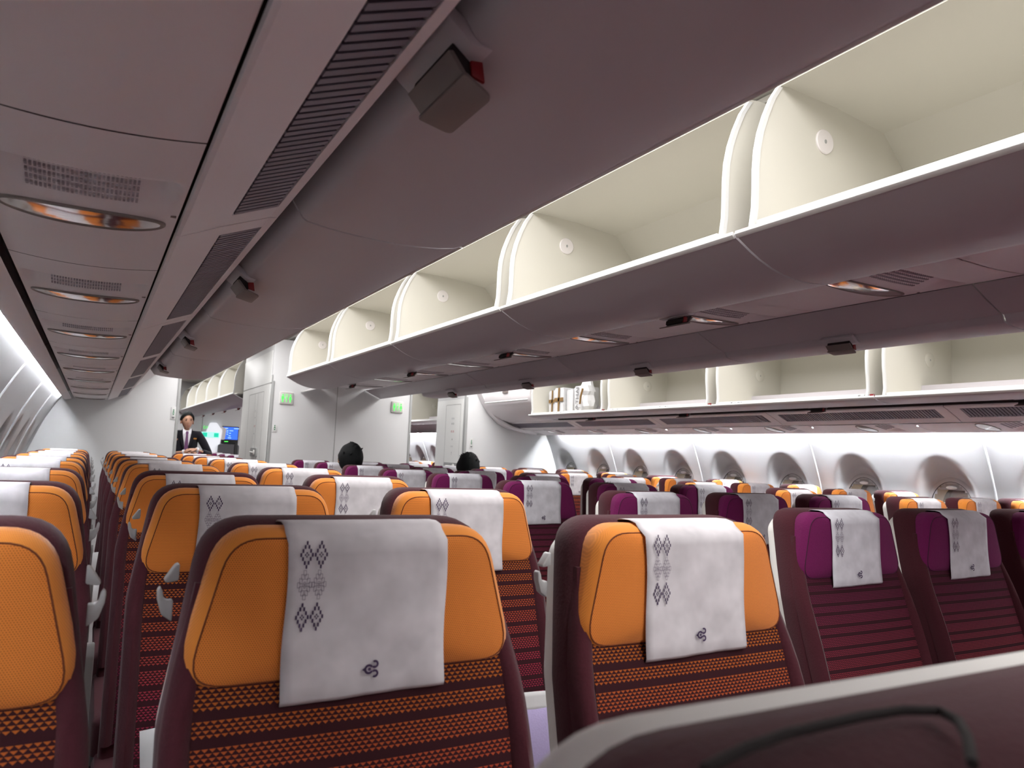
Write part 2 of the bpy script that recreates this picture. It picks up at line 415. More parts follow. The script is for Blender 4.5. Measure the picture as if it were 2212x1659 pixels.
# white door-like panels on the aisle sides of the centre and right monuments
def side_panel(mm, x, y0, y1, zt, nm):
    b = MB(); b.box(x-.006, x, y0, y1, -1.2, zt); b.build(nm, m_bulk_w, mm, loc=(0, 0, 0), bevel=.002)
    return x - .006
xs = side_panel(mc, 1.508, YB+.06, 9.19, .95, 'white_side_panel')
b = MB()
for (a, c) in ((7.95, 7.955), (8.25, 8.254), (8.40, 8.404), (8.75, 8.755)):
    b.box(xs-.001, xs, a, c, -1.2, .55)
b.box(xs-.001, xs, 7.95, 8.755, .55, .555)
b.build('door_joints', m_trim, mc, loc=(0, 0, 0))
xs2 = side_panel(mr, 3.631, YB+.06, 8.39, .62, 'white_side_panel')
b = MB()
for (a, c) in ((7.72, 7.724), (8.12, 8.124)): b.box(xs2-.001, xs2, a, c, -1.2, .56)
b.box(xs2-.001, xs2, 7.72, 8.124, .56, .564); b.build('door_joints', m_trim, mr, loc=(0, 0, 0))

b = MB(); b.box(1.499, 1.502, 7.6, 9.19, .62, .626); b.build('top_joint', m_trim, mc, loc=(0, 0, 0))
# ================================================================== OVERHEAD BINS
C_OUT = [(1.396, .590), (1.403, .582), (1.418, .574), (1.45, .556), (1.485, .539), (1.528, .523), (1.572, .512), (1.612, .506), (1.653, .504), (1.70, .506), (1.728, .509), (1.762, .514), (1.770, .518), (1.786, .545), (1.79, .64)]
C_ARC = [(1.400, .598), (1.408, .65), (1.409, .70), (1.409, .75), (1.413, .80), (1.424, .85), (1.442, .90), (1.465, .95), (1.492, .990)]
C_TOP = [(1.53, .997), (1.72, .992), (1.923, .971), (2.01, .879)]
C_BOT = [(2.01, .70), (1.95, .65), (1.80, .625), (1.60, .610), (1.45, .602)]
O_OUT = [(3.784, .412), (3.790, .403), (3.805, .397), (3.84, .391), (3.88, .387), (3.92, .385), (3.956, .385), (4.01, .387), (4.06, .391), (4.100, .397), (4.108, .402), (4.128, .43), (4.132, .50)]
O_ARC = [(3.788, .418), (3.797, .46), (3.792, .52), (3.786, .58), (3.785, .64), (3.789, .70), (3.80, .76), (3.82, .82), (3.85, .88)]
O_TOP = [(3.90, .92), (4.10, .93), (4.34, .90), (4.42, .80)]
O_BOT = [(4.42, .52), (4.38, .47), (4.20, .445), (4.00, .432), (3.85, .425)]
def make_bin(OUT, ARC, TOP, BOT, mir, dz, disc, hx, kind):
    """one pivoting bin, hanging open; its local y runs 0..1.27, the end walls are set in from the joints"""
    fx = (lambda x: XC2 - x) if mir else (lambda x: x)
    f = lambda P: [(fx(x), z+dz) for x, z in P]
    L0 = 1.27; g = .004; e = .048; sg = -1 if mir else 1
    r = root('overhead_bin')
    b = MB(); b.sheet(f(OUT), g, L0-g, .008, side=(-1 if mir else 1)); b.build('bin_door', m_binout, r, bevel=0, angle=50)
    b = MB(); b.sheet(f(OUT[:2][::-1] + [(OUT[0][0]+.002, OUT[0][1]+.006)]), g, L0-g, .005, side=(-1 if mir else 1))
    b.box(*sorted((fx(OUT[0][0]-.001), fx(OUT[0][0]+.012))), g, L0-g, OUT[0][1]+dz-.003, OUT[0][1]+dz+.004); b.build('lip_edge', m_lip, r, bevel=.001)
    b = MB(); x0, x1 = sorted((fx(OUT[0][0]+.004), fx(OUT[0][0]+.020)))
    b.box(x0, x1, e+.02, L0-e-.02, OUT[0][1]+dz, OUT[0][1]+dz+.021); b.build('lip_strip', m_lip, r, bevel=.003)
    # bucket lining: floor, back, roof, with thickness
    b = MB(); b.sheet(f(BOT[::-1] + [(BOT[0][0], BOT[0][1]+.01)] + TOP[::-1] + [ARC[-1]]), e, L0-e, .006, side=(1 if mir else -1))
    b.build('bucket_lining', m_binin, r, angle=25)
    for (ya_, yb_) in ((e, e+.008), (L0-e-.008, L0-e)):
        b = MB(); b.prism(f(ARC + TOP + BOT), ya_, yb_); b.build('end_wall', m_binin, r, angle=30)
        b = MB(); arc = f(ARC); n = len(arc)
        off = [(x + sg*.010, z) for x, z in arc]
        off0 = [(x - sg*.003, z) for x, z in arc]
        b.rings([[(off0[i][0], ya_-.003, arc[i][1]), (off0[i][0], yb_+.003, arc[i][1]), (off[i][0], yb_+.003, arc[i][1]), (off[i][0], ya_-.003, arc[i][1])] for i in range(n)])
        b.build('end_wall_edge', m_lip, r, angle=50)
    # outer casing behind the buckets seen through the joints
    # pivot cover discs on the end walls
    for yy, s_ in ((L0-e-.008, -1), (e+.008, 1)):
        b = MB(); dx, dzz = fx(disc[0]), disc[1]+dz; R = disc[2]
        b.rings([[(dx + R*t_*cos(2*pi*k/28), yy + s_*h_, dzz + R*t_*sin(2*pi*k/28)) for k in range(28)] for t_, h_ in ((1, 0), (1, .003), (.93, .005), (.12, .005))], True, True)
        o = b.build('pivot_cover', m_disc if kind == 'c' else m_binin, r)
        b = MB(); b.rings([[(dx + .0045*cos(2*pi*k/12), yy + s_*h_, dzz + .006*sin(2*pi*k/12)) for k in range(12)] for h_ in (.004, .0058)]); b.build('screw', m_trim, o)
    # latch: recess, tilted grey flap, red flag
    ax, az = hx; ax2 = fx(ax); q = -sg
    hh = root('latch'); hh.parent = r; hh.location = (ax2, .635, az+dz)
    def pl(P, y0_, y1_, mt, nm):
        b = MB(); b.prism([(x_*q, z_) for x_, z_ in P], y0_, y1_); return b.build(nm, mt, hh, bevel=.0015)
    pl([(-.030, .030), (.016, .0015), (.016, -.0025), (-.006, -.0035), (-.038, .020)], -.075, .075, m_binout, 'latch_surround')
    pl([(-.018, .012), (-.004, -.004), (.004, -.010), (.006, -.022), (-.004, -.024), (-.022, -.004)], -.052, .052, m_dark, 'latch_well')
    pl([(-.020, -.003), (-.003, -.024), (-.001, -.028), (-.006, -.028), (-.026, -.005)], -.056, .058, m_grey, 'latch_cheek')
    FP = round_poly([(-.062, -.009), (.064, -.009), (.060, .031), (-.048, .031)], [.004, .004, .011, .014], 5)
    b = MB(); b.rings([[(q*s_, y_, -.0245 - (s_+.009)*.26 - t_) for y_, s_ in FP] for t_ in (0, .004)]); b.build('latch_flap', m_grey, hh, bevel=.001)
    pl([(.000, -.008), (.014, -.006), (.018, -.028), (.002, -.024)], -.056, -.050, m_red, 'latch_flag')
    return r
LC = [(1.666, .882, .034), (1.666, .882, .034)]
bin_c = make_bin(C_OUT, C_ARC, C_TOP, C_BOT, False, 0, (1.666, .882, .034), (1.766, .512), 'c')
bin_cr = make_bin(C_OUT, C_ARC, C_TOP, C_BOT, True, 0, (1.666, .882, .034), (1.766, .512), 'c')
bin_r = make_bin(O_OUT, O_ARC, O_TOP, O_BOT, False, 0, (4.205, .655, .044), (4.103, .397), 'o')
bin_l = make_bin(O_OUT, O_ARC, O_TOP, O_BOT, True, .016, (4.205, .655, .044), (4.103, .397), 'o')
def bin_number(r, txts, x, z, mir):
    for t_, y_ in txts:
        bb = text_obj(t_, .016, m_print, r, (x, y_, z), (pi/2, 0, (-pi/2 if not mir else pi/2)), 'seat_number', italic=.15)
        for d_, w_ in ((.035, .004), (.065, .022), (.09, .008)):
            q = MB(); yy = y_ - d_
            q.box(x-.0006, x+.0001, yy-w_/2, yy+w_/2, z-.004, z+.004); q.build('seat_symbol', m_lightprint, r)
ORD = ['nearest', 'second', 'third', 'fourth', 'fifth', 'sixth', 'seventh', 'eighth', 'ninth', 'tenth']
def place_bins(proto, ys, text, group, extra=None):
    out = []
    for i, y in enumerate(ys):
        o = proto if i == 0 else copy_tree(proto)
        o.location = (0, y, H); tag(o, text % ORD[i], 'overhead bin', group); out.append(o)
    return out
cl = place_bins(bin_c, [.107-1.27 + 1.27*k for k in range(6)], 'open centre overhead bin facing the left aisle, cream inside, %s from the camera', 'centre bins over the left aisle')
crr = place_bins(bin_cr, [.107-1.27 + 1.27*k for k in range(6)], 'centre overhead bin seen from beneath, facing the right aisle, %s from the camera', 'centre bins over the right aisle')
rl = place_bins(bin_r, [1.395-1.27 + 1.27*k for k in range(5)], 'open overhead bin above the right windows, %s from the camera', 'bins above the right windows')
ll = place_bins(bin_l, [1.366-2.54 + 1.27*k for k in range(5)], 'overhead bin above the left seats seen from beneath, %s from the camera', 'bins above the left windows')
# last bins on the right carry printed seat numbers on their lips
for r_, T in ((rl[1], [('42', .40)]), (rl[2], [('43', .10), ('44', 1.08)]), (rl[3], [('45', .55), ('46', 1.15)]), (rl[4], [('47', .75)])):
    bin_number(r_, T, 3.7872, .423, False)
for r_ in rl[1:]:
    b = MB(); b.box(3.786, 3.80, .010, .034, .414, .430); b.build('red_flag', m_red, r_, bevel=.001)
for r_ in cl:
    b = MB(); b.box(1.402, 1.414, 1.236, 1.252, .594, .602); b.build('red_flag', m_red, r_, bevel=.001)
# centre bins of the cabin behind
rb = [copy_tree(bin_c) for k in range(5)]
for i, o in enumerate(rb):
    o.location = (0, 9.22 + 1.27*i, H); tag(o, 'cream open bin of the cabin behind, through the left doorway, %s from the doorway' % ['first', 'second', 'third', 'fourth', 'fifth'][i], 'overhead bin', 'bins of the cabin behind')
rb2 = [copy_tree(bin_r) for k in range(3)]
for i, o in enumerate(rb2):
    o.location = (0, 8.6 + 1.27*i, H); tag(o, 'bin of the cabin behind, through the right doorway, %s from the doorway' % ['first', 'second', 'third'][i], 'overhead bin', 'right bins of the cabin behind')
# small closed cabinet that ends the right-hand row, and the arched trim on the wall beside it
r = root('end_cabinet', (0, 6.49, H)); tag(r, 'small closed grey cabinet ending the right bin row beside the bulkhead', 'cabinet')
P = [(3.86, .90), (3.80, .75), (3.80, .62), (3.84, .53), (3.92, .455), (4.03, .40), (4.13, .38), (4.36, .42), (4.30, .88)]
b = MB(); b.prism(P, 0, 1.02); b.build('cabinet_body', m_panel, r, angle=40)
b = MB(); b.prism([(3.80, .585), (3.788, .575), (3.80, .565)], .03, .98); b.build('cabinet_lip', m_lip, r, bevel=.002)
b = MB(); b.box(3.786, 3.80, .45, .56, .66, .70); b.build('catch', m_grey, r, bevel=.002)
b = MB(); b.sheet([(3.70, .95), (3.715, .80), (3.76, .68), (3.83, .56), (3.92, .45), (4.03, .36), (4.16, .305), (4.30, .275), (4.50, .255)], 1.0, 1.10, .035, side=1)
o = b.build('trim_3', m_panel, loc=(0, 6.49, H), angle=50); tag(o, None, kind='structure')

# ================================================================== LOUVRE PANELS, SERVICE PANELS
def make_louvre(P0, P1, g0, g1, nsl, mir_up, Ln=1.27):
    """sloping panel from P0 to P1 with a slotted strip between fractions g0..g1; slats run across"""
    r = root('air_grille_panel')
    q = lambda t, h=0: (P0[0] + (P1[0]-P0[0])*t - (P1[1]-P0[1])/ln*h*mir_up, P0[1] + (P1[1]-P0[1])*t + (P1[0]-P0[0])/ln*h*mir_up)
    ln = math.hypot(P1[0]-P0[0], P1[1]-P0[1])
    b = MB(); b.prism([q(0), q(.03, -.003), q(g0), q(g0, .006), q(0, .006)], .003, Ln-.003); b.prism([q(g1), q(.97, -.003), q(1), q(1, .006), q(g1, .006)], .003, Ln-.003)
    m0, m1 = .07, Ln-.07
    b.prism([q(g0), q(g1), q(g1, .006), q(g0, .006)], .003, m0); b.prism([q(g0), q(g1), q(g1, .006), q(g0, .006)], m1, Ln-.003)
    b.build('panel_frame', m_panel, r, angle=20)
    b = MB(); b.prism([q(g0, .008), q(g1, .008), q(g1, .010), q(g0, .010)], m0, m1); b.build('grille_back', m_dark, r)
    b = MB()
    for k in range(nsl):
        y = m0 + (m1-m0)*(k+.5)/nsl; hw = (m1-m0)/nsl*.34
        a0, a1 = q(g0+.02), q(g1-.02); c0, c1 = q(g0+.02, .006), q(g1-.02, .006)
        b.add([(a0[0], y-hw, a0[1]), (a1[0], y-hw, a1[1]), (a1[0], y+hw, a1[1]), (a0[0], y+hw, a0[1]), (c0[0], y-hw+.004, c0[1]), (c1[0], y-hw+.004, c1[1]), (c1[0], y+hw+.004, c1[1]), (c0[0], y+hw+.004, c0[1])],
              [(0,1,2,3),(4,7,6,5),(0,4,5,1),(1,5,6,2),(2,6,7,3),(3,7,4,0)])
    b.build('grille_slats', m_vent, r, smooth=False)
    return r
lv = make_louvre((.096, .347), (.262, .414), .46, .90, 58, 1)
for i in range(7):
    o = lv if i == 0 else copy_tree(lv)
    o.location = (0, 1.366 - 1.27*2 + 1.27*i, H); tag(o, 'long grey louvre panel over the left seats, %s from the camera' % ORD[i], 'air grille', 'louvre panels over the left seats')
lv2 = make_louvre((4.335, .300), (4.150, .380), .28, .82, 58, -1)
for i in range(6):
    o = lv2 if i == 0 else copy_tree(lv2)
    o.location = (0, 2.5 - 1.27*2 + 1.27*i, H); tag(o, 'grey slotted grille panel above the right windows, %s from the camera' % ORD[i], 'air grille', 'grille panels above the right windows')

def make_psu(w_, Ln, sag):
    """reading-light panel: shallow scoop with a slotted speaker, then a long oval lamp window"""
    r = root('reading_light_panel')
    hw = w_/2
    def zf(x, y):
        z = -sag*(1-(x/hw)**2)
        dx = sstep(hw*.94, hw*.78, abs(x)); t = (y-.165)/.15
        return z + .038*dx*(sstep(0, .07, t)*max(0, 1-t) if 0 < t < 1 else 0)
    nx, ny = 36, 64
    b = MB(); b.grid(lambda u, v: ((u-.5)*(w_-.004), .002 + (Ln-.004)*v, zf((u-.5)*w_, Ln*v)), nx, ny)
    b.build('panel_skin', m_panel, r, recalc=False, angle=70)
    b = MB()
    for i in range(26):
        x = -hw*.52 + hw*1.04*i/25
        for j in range(7):
            y = .190 + .0160*j; z = zf(x, y) - .0012
            b.box(x-.0015, x+.0015, y-.0055, y+.0055, z-.0008, z+.004)
    b.build('speaker_slots', m_slot, r, smooth=False)
    def oval(a, c, h, n=40): return [(a*math.copysign(abs(cos(2*pi*k/n))**.85, cos(2*pi*k/n)), .385 + c*sin(2*pi*k/n), -sag*(1-(a*cos(2*pi*k/n)/hw)**2) - h) for k in range(n)]
    b = MB(); b.rings([oval(hw*.88, .050, -.002), oval(hw*.88, .050, .003), oval(hw*.86, .047, .0045), oval(hw*.82, .043, .003), oval(hw*.82, .042, -.002)], False, False); b.build('lamp_rim', m_grey, r)
    b = MB(); b.rings([oval(hw*.825, .0425, .0028), oval(hw*.55, .028, .0040), oval(hw*.2, .010, .0046)], False, True); b.build('lamp_glass', m_mirror, r, angle=60)
    b = MB()
    for x in (hw*.93,): b.box(x-.004, x+.004, .330, .336, -.003, .002)
    b.build('call_light', m_grey, r)
    return r
ps = make_psu(.262, .766, .010)
for i in range(11):
    o = ps if i == 0 else copy_tree(ps)
    o.location = (-.0395, 1.311 - .385 + .766*(i-2), H + .350); tag(o, 'grey reading-light panel over the left seats, %s from the camera' % (ORD + ['eleventh'])[i], 'reading light panel', 'reading-light panels on the left')
b = MB(); b.box(-.185, .105, Y0, YB-.01, .375, .385); o = b.build('ceiling_duct', m_dark); tag(o, None, kind='structure')
b = MB(); b.sheet([(-.246, .335), (-.240, .326), (-.225, .326), (-.187, .336), (-.183, .342)], Y0, YB-.01, .007); b.sheet([(.1015, .352), (.098, .349), (.100, .347)], Y0, YB-.01, .003)
o = b.build('trim_4', m_panel, angle=60); tag(o, None, kind='structure')
b = MB(); b.sheet([(-.246, .335), (-.250, .36), (-.235, .385)], Y0, YB-.01, .004, side=-1); o = b.build('trim_5', m_panel); tag(o, None, kind='structure')
psc = make_psu(.50, .766, .012)
for i in range(9):
    o = psc if i == 0 else copy_tree(psc)
    o.location = (2.206, 1.602 - .385 + .766*(i-1), H + .620); tag(o, 'grey reading-light panel under the centre bins, %s from the camera' % ORD[i], 'reading light panel', 'reading-light panels in the centre')
b = MB(); b.box(1.95, 2.46, Y0, YB-.01, .645, .655); b.sheet([(1.785, .545), (1.955, .618)], Y0, YB-.01, .006); o = b.build('trim_6', m_panel); tag(o, None, kind='structure')
# plain slanted panels on the right of the centre lights, with joints
for i in range(7):
    b = MB(); y0 = .107-1.27+1.27*i; b.sheet([(2.457, .618), (2.460, .614), (2.54, .575), (2.622, .540), (2.628, .545)], y0+.003, min(y0+1.267, YB-.01), .006)
    o = b.build('sloping_panel', m_binout); tag(o, 'plain slanted grey panel beside the centre reading lights, %s from the camera' % ORD[i], 'panel', 'slanted panels beside the centre lights')
psr = make_psu(.215, .766, .004)
for c in list(psr.children):
    if c.name.startswith('call_light'): bpy.data.objects.remove(c)
def place_psr(i, o, y): 
    o.location = (4.445, y, H + .279); o.rotation_euler = (0, .16, 0)
for i in range(9):
    o = psr if i == 0 else copy_tree(psr)
    place_psr(i, o, 2.42 - .385 + .766*(i-2)); tag(o, 'grey reading-light panel above the right windows, %s from the camera' % ORD[i], 'reading light panel', 'reading-light panels on the right')
b = MB(); b.box(4.33, 4.56, Y0, YB-.01, .335, .345); o = b.build('trim_7', m_dark); tag(o, None, kind='structure')
b = MB(); b.sheet([(4.553, .262), (4.60, .256), (4.635, .257), (4.640, .266), (4.630, .30)], Y0, YB-.01, .006); o = b.build('trim_8', m_panel); tag(o, None, kind='structure')
b = MB(); b.prism([(.255, .425), (.30, .50), (.30, .90), (.285, .90), (.285, .51), (.10, .40), (.10, .39)], Y0, 5.18); o = b.build('trim_23', m_dark); tag(o, None, kind='structure')  # unseen dark filler, added to stop light leaking between left louvre and bins
b = MB(); b.prism([(4.148, .39), (4.128, .47), (4.128, .50), (4.33, .34), (4.34, .315), (4.30, .325)], Y0, YB-.01); o = b.build('trim_24', m_dark); tag(o, None, kind='structure')  # matching unseen filler, added against light leaks above the right grilles
# closing panels past the last left bin
b = MB(); b.sheet([(.262, .42), (.285, .455), (.34, .51), (.43, .575), (.55, .68), (.66, .82), (.70, .98)], 5.19, YB, .01); o = b.build('trim_9', m_panel, angle=50); tag(o, None, kind='structure')
b = MB(); b.prism([(XC2-x, z+.016) for x, z in O_OUT] + [(.32, .96), (.5, .98), (.60, .90), (.636, .70), (.64, .50)], 5.176, 5.186); o = b.build('trim_10', m_panel); tag(o, None, kind='structure')
# end plates on the centre bins
for mir in (0, 1):
    f = (lambda x: XC2 - x) if mir else (lambda x: x)
    b = MB(); b.prism([(f(x), z) for x, z in C_OUT] + [(f(2.2), .66), (f(2.2), 1.08), (f(1.52), 1.0)] + [(f(x), z) for x, z in C_ARC[::-1]], 6.457, 6.465); o = b.build('trim_%d' % (11+mir), m_panel); tag(o, None, kind='structure')

# ================================================================== SEATS (local: y=0 at the headrest's front top, floor z=0)
HT = H - .086                       # top of the headrest cover
YS = lambda z: .038 - (HT - z) * .30 if z > .62 else .038 - (HT - .62)*.30 - (.62 - z)*.12      # front face of the backrest
BACK_OUT = round_poly([(-.210, .40), (.210, .40), (.210, .98), (.172, HT+.004), (-.172, HT+.004), (-.210, .98)], [.02, .02, .12, .062, .062, .12], 7)
def shear(P, dy, inset=0): 
    Q = offset_poly(P, inset) if inset else P
    return [(x, YS(z) + dy, z) for x, z in Q]
def mid_ring(P, dy, s):
    cz = .80; return [(x*s, YS(cz+(z-cz)*s) + dy, cz+(z-cz)*s) for x, z in P]
def motif(b, ox, oz, yf, thin=False):
    """one stepped diamond of the printed border"""
    cw, ch = .00205, .0042
    cells = []
    for k in range(4):
        for sx in ((-1, 1) if k else (1,)):
            if k == 3: zs = [0]
            elif k == 0: zs = [3.05, -3.05]
            else: zs = [(3-k)*1.02, -(3-k)*1.02]
            for zz in zs: cells.append((sx*k*cw*1.02, zz*ch, cw, ch))
    for a, c in ((-1, 0), (1, 0), (0, 1), (0, -1)): cells.append((a*.0016, c*.0020, .0015, .0019))
    for x, z, w_, h_ in cells:
        def q(x0, x1, z0, z1):
            b.add([(x0, yf(z0), z0), (x1, yf(z0), z0), (x1, yf(z1), z1), (x0, yf(z1), z1)], [(0, 1, 2, 3)], 2 if thin else 1)
        X0, X1, Z0, Z1 = ox+x-w_/2, ox+x+w_/2, oz+z-h_/2, oz+z+h_/2
        if not thin: q(X0, X1, Z0, Z1)
        else:
            t = .00042; X0 -= w_*.3; X1 += w_*.3; Z0 -= h_*.2; Z1 += h_*.2
            q(X0, X0+t, Z0, Z1); q(X1-t, X1, Z0, Z1); q(X0, X1, Z0, Z0+t); q(X0, X1, Z1-t, Z1)
def emblem(b, ox, oz, yf, s=1.0):
    """small three-lobed mark, a drop pointing left with two curled petals on its right"""
    def loop(cx, cz, R, r, a0, a1, n=16):
        for k in range(n):
            t0, t1 = a0+(a1-a0)*k/n, a0+(a1-a0)*(k+1)/n
            pts = [(ox+s*(cx+R*cos(t0)), oz+s*(cz+R*sin(t0))), (ox+s*(cx+R*cos(t1)), oz+s*(cz+R*sin(t1))), (ox+s*(cx+r*cos(t1)), oz+s*(cz+r*sin(t1))), (ox+s*(cx+r*cos(t0)), oz+s*(cz+r*sin(t0)))]
            b.add([(x, yf(z), z) for x, z in pts], [(0, 1, 2, 3)], 1)
    loop(-.0022, 0, .0046, .0024, .5, 2*pi-.5); loop(-.0016, 0, .0015, 0.0002, 0, 2*pi)
    b.add([(ox+s*x, yf(oz+s*z), oz+s*z) for x, z in ((-.0088, 0), (-.0048, .0026), (-.0048, -.0026))], [(0, 1, 2)], 1)
    loop(.0036, .0042, .0037, .0016, -2.4, 2.2); loop(.0036, -.0042, .0037, .0016, -2.2, 2.4)
def make_seat(kind):
    org = kind == 'orange'
    r = root('aircraft_seat', (0, 0, 0))
    m_h, m_e, m_s, m_f = (m_orange, m_orange_edge, m_seam_o, m_fab_o) if org else (m_purple, m_purple, m_seam_p, m_fab_p)
    # light grey rear shell
    b = MB(); P = [(x, z - .022*max(0, min(1, (z-1.1)/.08))) for x, z in BACK_OUT]
    b.rings([shear(P, .050, .007), shear(P, .056, .005), shear(P, .084, .005), shear(P, .092, .011), mid_ring(P, .100, .80)]); b.build('seat_shell', m_shell, r, angle=60)
    # maroon backrest pad with raised side bolsters
    P = BACK_OUT; b = MB(); b.rings([shear(P, .066, .006), shear(P, .054, .002), shear(P, .030, .001), shear(P, .008, .004), shear(P, -.001, .012), shear(P, -.003, .026), shear(P, .0, .042), mid_ring(P, .006, .78), mid_ring(P, .006, .3)]); b.build('backrest', m_maroon, r, angle=70)
    for sx in (-1, 1):
        b = MB(); zz = [.50 + .03*k for k in range(22)]
        am = lambda z: sstep(1.12, .86, z); wz = lambda z: .208 - .032*sstep(.96, 1.18, z)
        b.rings([[(sx*wz(z), YS(z)+.020, z), (sx*wz(z), YS(z)+.002-.012*am(z), z), (sx*(wz(z)-.012), YS(z)-.004-.018*am(z), z), (sx*(wz(z)-.021), YS(z)-.003-.014*am(z), z), (sx*(wz(z)-.030), YS(z)+.003-.004*am(z), z), (sx*(wz(z)-.030), YS(z)+.020, z)] for z in zz])
        b.build('side_bolster', m_maroon, r, angle=60)
    # woven front panel
    z1 = HT - .105; z0 = .50
    b = MB(); b.grid(lambda u, v: ((u-.5)*2*(.176 + .006*min(1, v*3)), YS(z1+(z0-z1)*v) - .004 - .003*(1-(2*u-1)**2), z1+(z0-z1)*v), 14, 26, uvf=lambda u, v: ((u-.5)*.38, (z1-z0)*v))
    b.build('woven_panel', m_f, r, angle=70)
    # plain dark pad behind the headrest
    b = MB(); PP = round_poly([(-.163, z1-.004), (.163, z1-.004), (.148, HT-.014), (-.148, HT-.014)], [.01, .01, .04, .04], 5)
    b.rings([shear(PP, .0), shear(PP, -.006, .003), shear(PP, -.008, .012)]); b.build('upper_pad', m_maroon_d, r, angle=60)
    # headrest: rounded trapezoid cushion, a little fuller below
    hb, ht = HT-.176, HT-.003
    HP = round_poly([(-.204, hb), (.204, hb), (.160, ht), (-.160, ht)], [.045, .045, .055, .055], 7)
    lean = lambda z: -.016 - (ht - z)*.05
    def hr(dy, inset=0, s=None):
        if s is not None: cz = (hb+ht)/2; Q = [(x*s, cz+(z-cz)*s) for x, z in HP]
        else: Q = offset_poly(HP, inset) if inset else HP
        return [(x, lean(z)+dy, z) for x, z in Q]
    b = MB(); b.rings([hr(.060, .006), hr(.050, .001), hr(.030), hr(.022, .0015)], True, False, 1); b.rings([hr(.022, .0015), hr(.012, .0055), hr(.0072, .0115)], False, False, 1)
    b.rings([hr(.0072, .0115), hr(.0015, s=.80), hr(-.002, s=.5), hr(-.003, s=.22)], False, True, 0)
    ho = b.build('headrest', [m_h, m_e], r, angle=70)
    b = MB(); b.tube(hr(.0072, .0118), .0011, 5, closed=True); b.build('headrest_seam', m_s, ho)
    for sx in (-1, 1):
        pass
    # paper headrest cover, folded over the top and hanging just below the cushion
    cw = .0945; front = lambda z: lean(z) - .0052
    pts = [(.050, HT-.055), (.052, HT-.02), (.055, HT-.003), (.04, HT+.0015), (.018, HT+.0018), (.004, HT-.001), (-.0065, HT-.008)]
    low = [(front(z), z) for z in [HT-.018 - .0137*k for k in range(13)]]
    low += [(front(HT-.182)+.002, HT-.187)]
    cyl = [(y + (0 if i > 5 else lean(z)+.012), z) for i, (y, z) in enumerate(pts)] + low
    n = len(cyl)
    def cf(u, v):
        i = v*(n-1); k = min(int(i), n-2); t = i-k; y = cyl[k][0]*(1-t)+cyl[k+1][0]*t; z = cyl[k][1]*(1-t)+cyl[k+1][1]*t
        x = (u-.5)*2*cw; skew = .004*(u-.5)*v
        return (x + .0015*sin(z*40), y - .0012*sin(u*9+z*30) - .0006*sin(u*23), z + skew)
    b = MB(); b.grid(cf, 14, n-1); 
    cvr = b.build('headrest_cover', m_cover if org else m_cover_p, r, angle=70)
    md = cvr.modifiers.new('thin', 'SOLIDIFY'); md.thickness = .0006
    b = MB(); yf = lambda z: front(z) - .0026
    for i in range(2):
        x = -cw + .0200 + .0158*i
        motif(b, x, HT-.031, yf); motif(b, x-.001, HT-.063, yf, True); motif(b, x-.002, HT-.097, yf)
    b.build('printed_motif', [m_ink, m_ink, m_ink_thin], cvr, smooth=False, recalc=False)
    b = MB(); emblem(b, .004, HT-.158, yf, 1.2); b.build('emblem', [m_ink, m_ink], cvr, smooth=False, recalc=False)
    # seat cushion, base, legs, armrests, coat hook
    yq = YS(.47)
    CP = round_poly([(-.222, yq-.46), (.222, yq-.46), (.222, yq+.06), (-.222, yq+.06)], [.05, .05, .02, .02], 5)
    b = MB(); b.rings([[(x, y, .36) for x, y in CP], [(x, y, .445) for x, y in CP], [(x*.97, y*.99, .462) for x, y in CP], [(x*.7, yq-.2+(y-yq+.2)*.7, .47) for x, y in CP]]); b.build('seat_cushion', m_maroon, r, angle=60)
    b = MB(); b.box(-.225, .225, yq-.42, yq+.12, .325, .36); b.build('seat_pan', m_shelld, r, bevel=.006)
    for sx in (-1, 1):
        b = MB(); b.box(sx*.17-.015, sx*.17+.015, yq-.36, yq-.31, 0, .33); b.build('leg', m_shelld, r, bevel=.006)
        b = MB(); b.box(sx*.17-.015, sx*.17+.015, yq+.03, yq+.08, 0, .33); b.build('leg', m_shelld, r, bevel=.006)
    return r
def make_arm():
    b = MB(); Q = round_poly([(-.36, .0), (.0, .0), (.02, .045), (-.36, .045)], [.015, .01, .02, .02], 5)
    b.rings([[(x, y_, z) for y_, z in Q] for x in (-.02, .02)])
    return b
def hook_mb(sx):
    """white J-shaped coat hook on the shell's flank with the little catch above it"""
    b = MB(); P = [(0, -.024), (.011, -.016), (.016, 0), (.017, .011), (.014, .015), (.0115, .010), (.010, .002), (.006, -.001), (.000, .000)]
    b.rings([[(sx*x, y, z) for x, z in P] for y in (-.007, .007)])
    P = [(-.004, .040), (.000, .039), (.011, .022), (.009, .019), (-.004, .021)]
    b.rings([[(sx*x, y, z) for x, z in P] for y in (-.008, .008)])
    return b
seat_o = make_seat('orange'); seat_p = make_seat('purple')
def add_hook(r, sx):
    z = HT - .090; return hook_mb(sx).build('coat_hook', m_fit, r, loc=(sx*.196, YS(z)+.066, z), bevel=.002)
